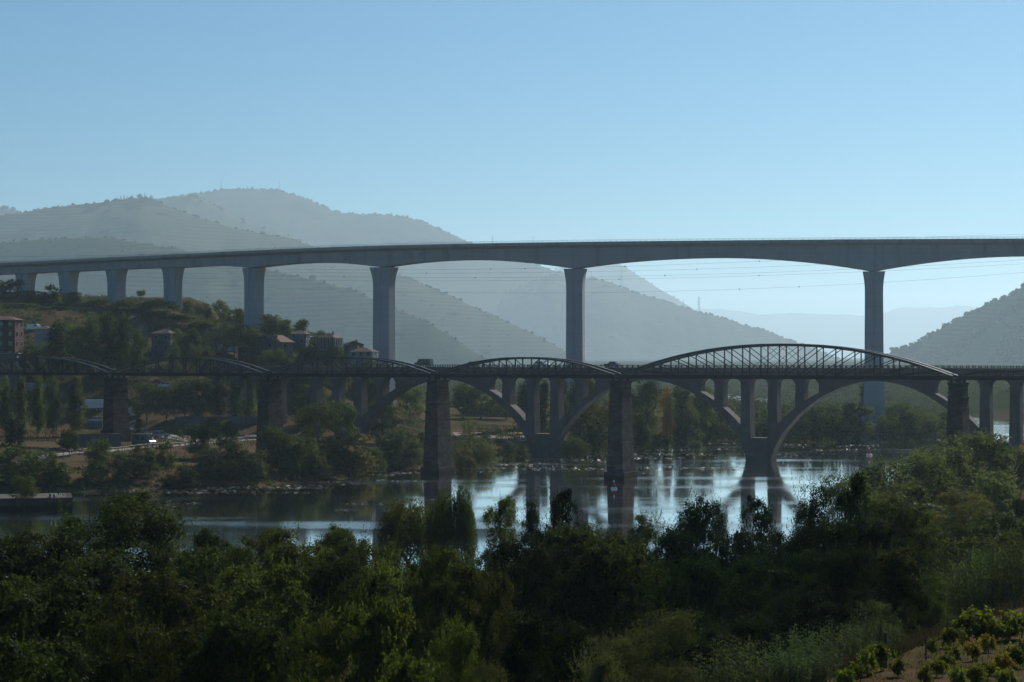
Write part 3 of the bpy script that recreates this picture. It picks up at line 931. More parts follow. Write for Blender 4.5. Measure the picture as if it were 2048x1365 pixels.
for i in range(len(VP) - 1):
    n = 25
    secs = []
    for k in range(n):
        t = k / (n - 1)
        p = vpath(i, t); q = vpath(i, min(1, t + 0.01)); q0 = vpath(i, max(0, t - 0.01))
        d = (q - q0).normalized(); s = Vector((d.y, -d.x, 0))       # s points to the near side (towards the camera)
        dep0, dep1, mid = VP[i][2], VP[i+1][2], VP[i][6]
        u = abs(t - 0.5) * 2
        dd = mid + ((dep0 if t < 0.5 else dep1) - mid) * u ** 1.9
        z0 = VH
        prof = [(DW, z0), (DW, z0 - 0.55), (DW - 0.15, z0 - 0.6), (BW + 0.15, z0 - 1.3), (BW, z0 - dd), (-BW, z0 - dd), (-BW - 0.15, z0 - 1.3), (-DW + 0.15, z0 - 0.6), (-DW, z0 - 0.55), (-DW, z0)]
        secs.append([p + s * a + Vector((0, 0, b)) for a, b in prof])
        if k < n - 1 or i == len(VP) - 2: rail_pts.append((p, s))
    mb = MB(); m = len(secs[0])
    for sec in secs: mb.v += [tuple(v) for v in sec]
    for k in range(n - 1):
        for j in range(m):
            a = k*m + j; b = k*m + (j+1) % m
            mb.f.append((a, b, b + m, a + m))
    mb.f.append(tuple(range(m))); mb.f.append(tuple(reversed(range((n-1)*m, n*m))))
    mb.build('girder_span', vconc, VD)
def vrail(off, z0, z1, w, name, mat):
    mb = MB()
    for p, s in rail_pts:
        for dw, zz in ((-w/2, z0), (w/2, z0), (w/2, z1), (-w/2, z1)):
            v = p + s * (off + dw); mb.v.append((v.x, v.y, VH + zz))
    for k in range(len(rail_pts) - 1):
        for j in range(4):
            a = 4*k + j; b = 4*k + (j+1) % 4
            mb.f.append((a, b, b + 4, a + 4))
    return mb.build(name, mat, VD)
for sd in (1, -1):
    vrail(sd * (DW - 0.12), 0.002, 0.42, 0.2, 'parapet_kerb', vconc)
    r_ = vrail(sd * (DW - 0.12), 0.95, 1.02, 0.06, 'top_rail', M['metal_rail'])
    vrail(sd * (DW - 0.12), 0.68, 0.73, 0.04, 'middle_rail', M['metal_rail'])
    pm = MB()
    for k in range(0, len(rail_pts) - 1):
        for t in (0.0, 0.5):
            p = rail_pts[k][0].lerp(rail_pts[k+1][0], t) + rail_pts[k][1] * sd * (DW - 0.12)
            pm.box(p.x - 0.04, p.x + 0.04, p.y - 0.04, p.y + 0.04, VH + 0.42, VH + 0.95)
    tag(pm.build('rail_posts', M['metal_rail'], VD), kind='stuff')

for i, (pp, P0) in enumerate(zip(VP, vpos)):
    d = (vpath(min(i, len(VP)-2), 1.0 if i == len(VP)-1 else 0.02) - vpath(min(i, len(VP)-2), 0.98 if i == len(VP)-1 else 0.0)).normalized()
    s = Vector((d.y, -d.x, 0))
    ztop = VH - pp[2]; zb = pp[5] - 4
    hw, tw = pp[3] / 2, pp[4] / 2
    # a rotated pier shows its depth too, so the plan is kept shallow
    hz_ = []
    nst = 14
    for k in range(nst + 1):
        u = k / nst
        hz_.append((ztop - 7.5 * u, hw + (tw - hw) * (1 - u) ** 2.4))
    if pp[5] < 10:
        z2 = 24.0 if pp[0] > 1500 else 15.0
        ext = 1.9 if pp[0] > 1500 else 0.8
        for k in range(13):
            u = k / 12
            hz_.append((z2 + (zb - z2) * u, hw + 0.15 + ext * u ** 1.7))
    else:
        hz_.append((zb, hw))
    mb = MB(); dep = 2.35
    secs = []
    for z, w in hz_:
        w *= 0.93
        dd = dep + (w - hw) * 0.25 if z < 25 else dep
        c = 0.25; g = 0.42; gd = 0.22
        ring = [(-w + c, dd), (-g, dd), (-g, dd - gd), (g, dd - gd), (g, dd), (w - c, dd), (w, dd - c), (w, -dd + c), (w - c, -dd), (g, -dd), (g, -dd + gd), (-g, -dd + gd), (-g, -dd), (-w + c, -dd), (-w, -dd + c), (-w, dd - c)]
        secs.append([P0 + d * a + s * b + Vector((0, 0, z)) for a, b in ring])
    m = len(secs[0])
    for sec in secs: mb.v += [tuple(v) for v in sec]
    for k in range(len(secs) - 1):
        for j in range(m):
            a = k*m + j; b = k*m + (j+1) % m
            mb.f.append((a, b, b + m, a + m))
    mb.f.append(tuple(reversed(range(m)))); mb.f.append(tuple(range((len(secs)-1)*m, len(secs)*m)))
    mb.build('pier', vconc, VD)

# ------------------------------------------------------------------ vegetation
LM = {
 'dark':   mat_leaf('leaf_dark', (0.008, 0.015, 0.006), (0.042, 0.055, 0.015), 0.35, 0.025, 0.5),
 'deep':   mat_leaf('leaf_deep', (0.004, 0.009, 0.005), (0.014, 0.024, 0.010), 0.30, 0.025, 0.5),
 'mid':    mat_leaf('leaf_mid', (0.015, 0.026, 0.007), (0.066, 0.082, 0.020), 0.40, 0.025, 0.5),
 'olive':  mat_leaf('leaf_olive', (0.018, 0.027, 0.009), (0.050, 0.064, 0.020), 0.40, 0.025, 0.5),
 'brown':  mat_leaf('leaf_brownish', (0.014, 0.019, 0.008), (0.036, 0.041, 0.014), 0.40, 0.025, 0.5),
 'grey':   mat_leaf('leaf_grey', (0.034, 0.042, 0.026), (0.080, 0.092, 0.056), 0.30, 0.025, 0.5),
 'yellow': mat_leaf('leaf_yellowish', (0.062, 0.058, 0.017), (0.135, 0.115, 0.036), 0.25, 0.025, 0.5),
 'autumn': mat_leaf('leaf_autumn', (0.20, 0.115, 0.018), (0.36, 0.215, 0.035), 0.15, 0.05, 0.5),
 'willow': mat_leaf('leaf_willow', (0.0280, 0.0400, 0.0144), (0.0720, 0.0760, 0.0280), 0.42, 0.025, 0.5),
 'reed':   mat_leaf('leaf_reed', (0.030, 0.048, 0.018), (0.098, 0.128, 0.050), 0.35, 0.006, 0.5, nscale=1.5),
 'bank':   mat_leaf('leaf_bank', (0.036, 0.050, 0.024), (0.095, 0.110, 0.048), 0.4, 0.025, 0.5, nscale=0.2),
 'slope':  mat_leaf('leaf_slope', (0.042, 0.054, 0.034), (0.092, 0.102, 0.060), 0.2, 0.03, 0.6, nscale=0.1),
 'stubble': mat_leaf('leaf_stubble', (0.030, 0.019, 0.010), (0.062, 0.041, 0.022), 0.1, 0.0, 0.6, nscale=1.0),
 'straw':  mat_leaf('leaf_straw',     (0.040, 0.032, 0.021), (0.080, 0.062, 0.040), 0.12, 0.05, 0.5, nscale=1.0),
 'vine':   mat_leaf('leaf_vine', (0.032, 0.046, 0.010), (0.115, 0.128, 0.024), 0.45, 0.025, 0.5, nscale=1.2),
 'vine_y': mat_leaf('leaf_vine_yellow', (0.100, 0.080, 0.012), (0.230, 0.170, 0.026), 0.3, 0.025, 0.5, nscale=1.2),
}

def unit(v):
    return v / np.maximum(np.linalg.norm(v, axis=-1, keepdims=True), 1e-9)

def leaf_quads(c, n, size, r, aspect=0.55, fold=0.0, axis=None, jitter=0.45):
    """diamond leaves at the centres c, facing roughly along n; returns (4N)x3 vertices"""
    m = len(c)
    nn = unit(n + jitter * r.normal(size=(m, 3)))
    a = r.normal(size=(m, 3)) if axis is None else axis + 0.35 * r.normal(size=(m, 3))
    a = unit(a - (a * nn).sum(-1, keepdims=True) * nn)
    b = np.cross(nn, a)
    s = size * (0.6 + 0.8 * r.random((m, 1)))
    w = s * aspect
    v = np.stack([c - a*s*0.5, c + b*w*0.5 + nn*s*fold, c + a*s*0.5, c - b*w*0.5 + nn*s*fold], 1)
    return v.reshape(-1, 3)

def lobes_for(kind, r):
    """lobe centres (x, y, z) and radii in a unit box: height 1, width 1"""
    L = []
    if kind == 'round':
        for k in range(30):
            a = r.random()*2*math.pi; z = 0.24 + 0.66*r.random()
            q = (0.40*math.sqrt(max(0.05, 1-((z-0.52)/0.48)**2)))*(0.55+0.5*r.random())
            L.append((q*math.cos(a), q*math.sin(a), z, 0.075+0.075*r.random()))
        L.append((0, 0, 0.55, 0.20)); L.append((0.05, 0.02, 0.86, 0.11))
    elif kind == 'bush':
        for k in range(28):
            a = r.random()*2*math.pi; z = 0.10 + 0.76*r.random()**1.1
            q = 0.40*math.sqrt(max(0.05, 1-(z/0.97)**2))*(0.5+0.55*r.random())
            L.append((q*math.cos(a), q*math.sin(a), z, 0.08+0.08*r.random()))
        L.append((0, 0, 0.4, 0.24)); L.append((0.0, 0.0, 0.15, 0.28))
    elif kind == 'tall':
        for k in range(15):
            a = r.random()*2*math.pi; z = 0.12 + 0.76*r.random()
            q = 0.28*(1-0.55*max(0, z-0.45)/0.55)*(0.3+0.8*r.random())
            L.append((q*math.cos(a), q*math.sin(a), z, 0.10+0.09*r.random()))
        for z in (0.3, 0.5, 0.7): L.append((0, 0, z, 0.2))
        L.append((0.02, 0, 0.9, 0.08))
    elif kind == 'poplar':
        for k in range(20):
            a = r.random()*2*math.pi; z = 0.10 + 0.82*r.random()
            q = 0.26*math.sin(math.pi*min(1, 0.18+0.80*z))**0.6*(0.3+0.8*r.random())
            L.append((q*math.cos(a), q*math.sin(a), z, 0.07+0.05*r.random()))
        for z in np.linspace(0.18, 0.9, 7): L.append((0, 0, z, 0.16*math.sin(math.pi*(0.2+0.75*z))**0.5))
    elif kind == 'conifer':
        for z in np.linspace(0.12, 0.95, 9):
            q = 0.42*(1-z)+0.03
            for k in range(5):
                a = r.random()*2*math.pi
                L.append((q*0.7*math.cos(a), q*0.7*math.sin(a), z, q*0.5+0.03))
    elif kind == 'umbrella':
        for k in range(9):
            a = r.random()*2*math.pi; q = 0.32*r.random()**0.5
            L.append((q*math.cos(a), q*math.sin(a), 0.72+0.18*r.random(), 0.13+0.05*r.random()))
    return L

def make_crown(name, kind, n_leaf, size, seed, aspect=0.55, shoots=0, h_over_w=1.3):
    """leaf cloud in a unit box; h_over_w keeps leaves in proportion once scaled"""
    r = np.random.default_rng(seed)
    V = []
    if kind == 'willow':
        m = n_leaf // 26
        a = r.random(m)*2*math.pi; q = 0.40*np.sqrt(r.random(m))*(0.75+0.35*np.sin(a*3+1.0)*np.cos(a*2))
        lump = 0.10*np.sin(a*5+q*20)+0.07*np.sin(a*9+2)
        z0 = (0.50 + 0.44*np.sqrt(np.clip(1-(q/0.46)**2, 0, 1))+lump*0.5)*(0.62+0.42*r.random(m)**0.6)
        ln = 0.14 + 0.42*r.random(m)
        t = np.linspace(0, 1, 26)[None, :]
        out = 0.10*(1-(1-t)**2)
        x = (np.cos(a)*q)[:, None] + np.cos(a)[:, None]*out + 0.008*r.normal(size=(m, 26))
        y = (np.sin(a)*q)[:, None] + np.sin(a)[:, None]*out + 0.008*r.normal(size=(m, 26))
        z = z0[:, None] + 0.04*np.sin(math.pi*t) - ln[:, None]*t**1.3
        c = np.stack([x, y, np.maximum(z, 0.02)], -1).reshape(-1, 3)
        ax = np.tile(np.array([0, 0, -1.0]), (len(c), 1))
        V.append(leaf_quads(c, r.normal(size=c.shape), size*1.5, r, 0.28, axis=ax))
    else:
        L = np.array(lobes_for(kind, r))
        wt = L[:, 3]**2; wt = wt/wt.sum()
        ncl = max(40, n_leaf // (64 if n_leaf > 20000 else 16))
        li = r.choice(len(L), ncl, p=wt)
        d = unit(r.normal(size=(ncl, 3)) + np.array([0, 0, 0.4]))
        rad = L[li, 3]*(0.78 + 0.32*r.random(ncl))
        cc = L[li, :3] + d*rad[:, None]
        per = n_leaf // ncl
        spread = (0.018 + 0.018*r.random((ncl, 1, 1))) if n_leaf > 20000 else (0.026 + 0.02*r.random((ncl, 1, 1)))
        off = r.normal(size=(ncl, per, 3))*spread*np.array([1, 1, 0.6])
        c = (cc[:, None, :] + off).reshape(-1, 3)
        nn = unit(np.repeat(d, per, 0) + 0.5*unit(off.reshape(-1, 3)) + np.array([0, 0, 0.6]))
        keep = c[:, 2] > 0.005
        V.append(leaf_quads(c[keep], nn[keep], size, r, aspect, 0.08))
    if shoots:
        # leafy shoots standing out of the crown
        L = np.array(lobes_for(kind if kind != 'willow' else 'round', r))
        li = r.integers(len(L), size=shoots)
        d = unit(r.normal(size=(shoots, 3))*np.array([1, 1, 0.5]) + np.array([0, 0, 0.9]))
        st = L[li, :3] + d*L[li, 3:4]*0.85
        ln = 0.05 + 0.07*r.random((shoots, 1, 1))
        t = np.linspace(0, 1, 12)[None, :, None]
        c = st[:, None, :] + d[:, None, :]*t*ln + np.array([0, 0, 1.0])*(t**2)*ln*0.5 + 0.006*r.normal(size=(shoots, 12, 3))
        nn = np.repeat(d, 12, 0)
        V.append(leaf_quads(c.reshape(-1, 3), r.normal(size=(shoots*12, 3)), size*0.9, r, aspect*0.8, axis=nn))
    v = np.concatenate(V)
    v[:, 0:2] *= 1.0
    return np_mesh(name, v, np.arange(len(v)).reshape(-1, 4), LM['mid'], smooth=False)

def make_trunk(name, kind, seed):
    r = np.random.default_rng(seed)
    mb = MB()
    th = {'poplar': 0.9, 'tall': 0.8, 'conifer': 0.92, 'bush': 0.45, 'willow': 0.6, 'umbrella': 0.75}.get(kind, 0.6)
    base_r = {'bush': 0.014, 'poplar': 0.018}.get(kind, 0.024)
    pts = [(0.012*r.normal()*(k > 0), 0.012*r.normal()*(k > 0), th*k/6) for k in range(7)]
    mb.tube(pts, [base_r*(1.25 if k == 0 else 1)*(1-0.75*k/6) for k in range(7)], 7)
    nl = 9
    for k in range(nl):
        z = th*(0.18 + 0.75*k/nl) if kind != 'bush' else 0.04 + 0.2*r.random()
        a = 2.4*k + r.random()
        ln = (0.16 + 0.14*r.random())*(0.5 if kind in ('poplar',) else 1.0)
        p0 = Vector((0, 0, z)); p2 = Vector((math.cos(a)*ln, math.sin(a)*ln, z + ln*(1.5 if kind == 'poplar' else 0.9)))
        p1 = p0.lerp(p2, 0.5) + Vector((0, 0, -0.02))
        mb.tube([p0, p1, p2], [base_r*0.5, base_r*0.33, base_r*0.1], 5)
        for j in range(2):
            b = a + (-0.7 if j else 0.7)
            p3 = p1 + Vector((math.cos(b)*ln*0.5, math.sin(b)*ln*0.5, ln*0.5))
            mb.tube([p1, p3], [base_r*0.22, base_r*0.06], 4)
    return mb.mesh(name, M['bark'], True)

PROTO = {}
def proto(key, kind, n_leaf, size, seeds, aspect=0.55, shoots=0):
    PROTO[key] = [(make_trunk('trunk', kind, s), make_crown('crown', kind, int(n_leaf*(1.25, 0.8, 1.0, 0.9)[k % 4]), size*(0.82, 1.22, 1.0, 1.1)[k % 4], s, aspect, shoots)) for k, s in enumerate(seeds)]
# near trees, in many small leaves
proto('round', 'round', 36000, 0.022, (11, 12, 13, 14), shoots=150)
proto('tall', 'tall', 32000, 0.0195, (21, 22), shoots=190)
proto('nbush', 'bush', 34000, 0.0205, (31, 32), shoots=120)
proto('willow', 'willow', 30000, 0.020, (41,), shoots=0)
proto('feather', 'bush', 32000, 0.026, (51, 52), aspect=0.22, shoots=420)
# far trees, fewer and larger clumps
proto('f_round', 'round', 7000, 0.036, (61, 62, 63), 0.7, shoots=40)
proto('f_bush', 'bush', 6500, 0.040, (71, 72, 73, 74), 0.7, shoots=50)
proto('f_poplar', 'poplar', 6500, 0.032, (81, 82, 83), 0.65, shoots=60)
proto('f_tall', 'tall', 6500, 0.034, (91, 92), 0.7, shoots=50)
proto('f_conifer', 'conifer', 5000, 0.032, (101,), 0.5)
proto('f_umbrella', 'umbrella', 3500, 0.045, (111,), 0.6)

_tree_i = [0]
def plant(name, kind, mat, label, loc, height, width, cat='tree', group=None):
    """a plant at loc with the given height and crown width in metres"""
    i = _tree_i[0]; _tree_i[0] += 1
    tm, cm = PROTO[kind][i % len(PROTO[kind])]
    e = empty(name, loc, (i*2.399) % (2*math.pi))
    e.scale = (width, width, height)
    tag(e, label, cat, group)
    t = link_mesh('trunk' if cat == 'tree' else 'stems', tm, e)
    c = link_mesh('crown' if cat == 'tree' else 'foliage', cm, e)
    c.material_slots[0].link = 'OBJECT'
    c.material_slots[0].material = LM[mat]
    return e

def tree_at(px, top, wpx, Y, kind, mat, label, name='broadleaf_tree', cat='tree', group=None, base=None):
    X = px_x(px, Y)
    g = gh(X, Y) if base is None else base
    g = max(g, 0.0)
    h = px_z(top, Y) - g
    w = wpx * Y / F
    if h < 0.8: h = 0.8
    plant(name, kind, mat, label, (X, Y, g - 0.05), h, w / {'f_poplar': 0.66, 'f_tall': 0.72, 'tall': 0.72}.get(kind, 0.86), cat, group)

# --- the dark trees in front, on the near bank
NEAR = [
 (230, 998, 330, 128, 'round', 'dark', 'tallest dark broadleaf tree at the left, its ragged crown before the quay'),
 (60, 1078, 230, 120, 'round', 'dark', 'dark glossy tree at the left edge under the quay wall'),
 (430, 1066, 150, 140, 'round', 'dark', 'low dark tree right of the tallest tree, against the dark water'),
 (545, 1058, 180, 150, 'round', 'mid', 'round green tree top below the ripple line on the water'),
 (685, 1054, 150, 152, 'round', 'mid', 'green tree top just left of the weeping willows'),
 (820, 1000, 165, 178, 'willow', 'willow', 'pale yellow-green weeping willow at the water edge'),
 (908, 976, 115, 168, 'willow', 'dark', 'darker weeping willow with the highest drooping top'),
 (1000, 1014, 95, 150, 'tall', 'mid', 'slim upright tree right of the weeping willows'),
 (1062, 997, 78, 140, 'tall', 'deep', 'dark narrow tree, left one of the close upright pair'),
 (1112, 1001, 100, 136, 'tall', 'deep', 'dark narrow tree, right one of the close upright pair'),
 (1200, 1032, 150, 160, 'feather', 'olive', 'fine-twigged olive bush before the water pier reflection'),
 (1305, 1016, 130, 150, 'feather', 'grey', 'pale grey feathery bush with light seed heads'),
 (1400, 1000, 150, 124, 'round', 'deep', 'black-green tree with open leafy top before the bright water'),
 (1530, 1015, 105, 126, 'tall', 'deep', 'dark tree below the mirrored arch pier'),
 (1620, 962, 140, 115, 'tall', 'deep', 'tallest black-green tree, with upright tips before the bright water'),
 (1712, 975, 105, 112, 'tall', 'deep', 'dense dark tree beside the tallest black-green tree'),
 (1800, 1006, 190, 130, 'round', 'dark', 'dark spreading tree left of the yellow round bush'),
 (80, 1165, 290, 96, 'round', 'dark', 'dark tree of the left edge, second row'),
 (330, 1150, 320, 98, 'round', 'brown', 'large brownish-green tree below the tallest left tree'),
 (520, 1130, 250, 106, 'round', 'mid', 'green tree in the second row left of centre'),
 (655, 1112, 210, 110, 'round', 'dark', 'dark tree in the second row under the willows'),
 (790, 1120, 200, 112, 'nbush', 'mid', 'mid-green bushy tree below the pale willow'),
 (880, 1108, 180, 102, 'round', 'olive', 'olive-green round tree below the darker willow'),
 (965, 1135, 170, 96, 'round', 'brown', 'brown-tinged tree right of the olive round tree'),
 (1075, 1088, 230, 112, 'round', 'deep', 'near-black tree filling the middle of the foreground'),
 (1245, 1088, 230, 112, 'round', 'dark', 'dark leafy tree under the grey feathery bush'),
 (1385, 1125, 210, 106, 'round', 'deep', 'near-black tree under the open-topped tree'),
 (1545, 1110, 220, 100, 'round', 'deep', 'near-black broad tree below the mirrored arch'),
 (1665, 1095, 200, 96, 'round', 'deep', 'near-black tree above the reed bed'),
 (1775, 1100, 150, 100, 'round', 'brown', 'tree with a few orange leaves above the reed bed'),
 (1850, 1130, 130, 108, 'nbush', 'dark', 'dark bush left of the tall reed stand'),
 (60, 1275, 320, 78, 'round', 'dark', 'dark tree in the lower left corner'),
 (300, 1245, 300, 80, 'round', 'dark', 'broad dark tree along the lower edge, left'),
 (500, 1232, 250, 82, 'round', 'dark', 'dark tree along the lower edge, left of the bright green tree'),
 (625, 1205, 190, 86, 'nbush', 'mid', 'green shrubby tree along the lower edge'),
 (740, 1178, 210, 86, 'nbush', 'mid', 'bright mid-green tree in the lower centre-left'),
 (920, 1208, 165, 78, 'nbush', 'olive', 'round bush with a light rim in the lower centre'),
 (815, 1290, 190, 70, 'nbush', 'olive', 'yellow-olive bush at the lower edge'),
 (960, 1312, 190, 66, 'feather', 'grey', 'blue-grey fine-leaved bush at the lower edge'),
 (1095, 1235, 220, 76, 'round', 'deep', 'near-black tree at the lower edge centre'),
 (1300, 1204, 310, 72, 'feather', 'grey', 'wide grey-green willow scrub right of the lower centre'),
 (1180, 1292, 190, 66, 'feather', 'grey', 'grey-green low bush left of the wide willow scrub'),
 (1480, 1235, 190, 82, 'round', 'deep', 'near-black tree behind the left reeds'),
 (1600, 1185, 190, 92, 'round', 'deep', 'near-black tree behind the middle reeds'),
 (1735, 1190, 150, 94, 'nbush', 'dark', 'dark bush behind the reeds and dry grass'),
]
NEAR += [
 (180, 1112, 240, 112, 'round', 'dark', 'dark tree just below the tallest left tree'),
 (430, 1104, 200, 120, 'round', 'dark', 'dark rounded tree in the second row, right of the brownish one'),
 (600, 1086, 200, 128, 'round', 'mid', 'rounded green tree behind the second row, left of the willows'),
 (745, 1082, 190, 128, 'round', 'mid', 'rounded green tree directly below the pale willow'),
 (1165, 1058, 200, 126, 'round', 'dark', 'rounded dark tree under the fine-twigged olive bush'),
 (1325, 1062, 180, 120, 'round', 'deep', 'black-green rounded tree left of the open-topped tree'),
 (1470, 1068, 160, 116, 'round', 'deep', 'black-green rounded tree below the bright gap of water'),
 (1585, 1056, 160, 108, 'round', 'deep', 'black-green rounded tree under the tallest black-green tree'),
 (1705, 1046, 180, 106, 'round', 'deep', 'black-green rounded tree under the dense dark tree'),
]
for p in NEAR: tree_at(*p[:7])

# --- bushes and trees of the right bank
RIGHT = [
 (1690, 952, 110, 240, 'f_round', 'bank', 'dark bank tree left of the right-bank thicket, over the bright water'),
 (1748, 930, 125, 256, 'f_round', 'grey', 'twiggy grey-green bank tree beside the mirrored viaduct pier'),
 (1800, 948, 110, 250, 'f_bush', 'bank', 'dark bank bush below the buoy'),
 (1840, 905, 130, 278, 'f_round', 'bank', 'leafy bank tree left of the right iron-bridge pier'),
 (1900, 888, 120, 300, 'f_bush', 'bank', 'dark bush hiding the foot of the right iron-bridge pier'),
 (1958, 868, 140, 312, 'f_round', 'bank', 'large dark bush right of the right iron-bridge pier'),
 (2022, 888, 100, 335, 'f_bush', 'mid', 'green bush at the right edge under the approach piers'),
 (1870, 960, 130, 236, 'f_bush', 'mid', 'mid-green bush on the right bank slope'),
 (1985, 940, 110, 262, 'f_bush', 'bank', 'round dark bush before the dirt track'),
 (2040, 985, 90, 205, 'f_bush', 'dark', 'very dark bush at the right edge above the reeds'),
 (1930, 972, 160, 206, 'nbush', 'yellow', 'large round yellow-green bush on the right bank'),
 (1825, 1000, 150, 216, 'f_bush', 'grey', 'grey-green bush between the dark trees and the yellow bush'),
 (1995, 1020, 120, 186, 'f_bush', 'olive', 'olive bush right of the yellow-green bush'),
 (1870, 1045, 110, 168, 'f_bush', 'olive', 'low olive shrub left above the tall reed stand'),
 (1960, 1060, 130, 160, 'f_bush', 'mid', 'low green shrub just above the tall reed stand'),
 (2035, 1050, 110, 156, 'f_bush', 'olive', 'low shrub at the right edge above the tall reed stand'),
 (1760, 985, 120, 230, 'f_bush', 'bank', 'dark shrub behind the tallest black-green tree'),
]
for p in RIGHT: tree_at(*p[:7], name='bank_tree' if 'tree' in p[6] else 'bush', cat='tree' if 'tree' in p[6] else 'bush')

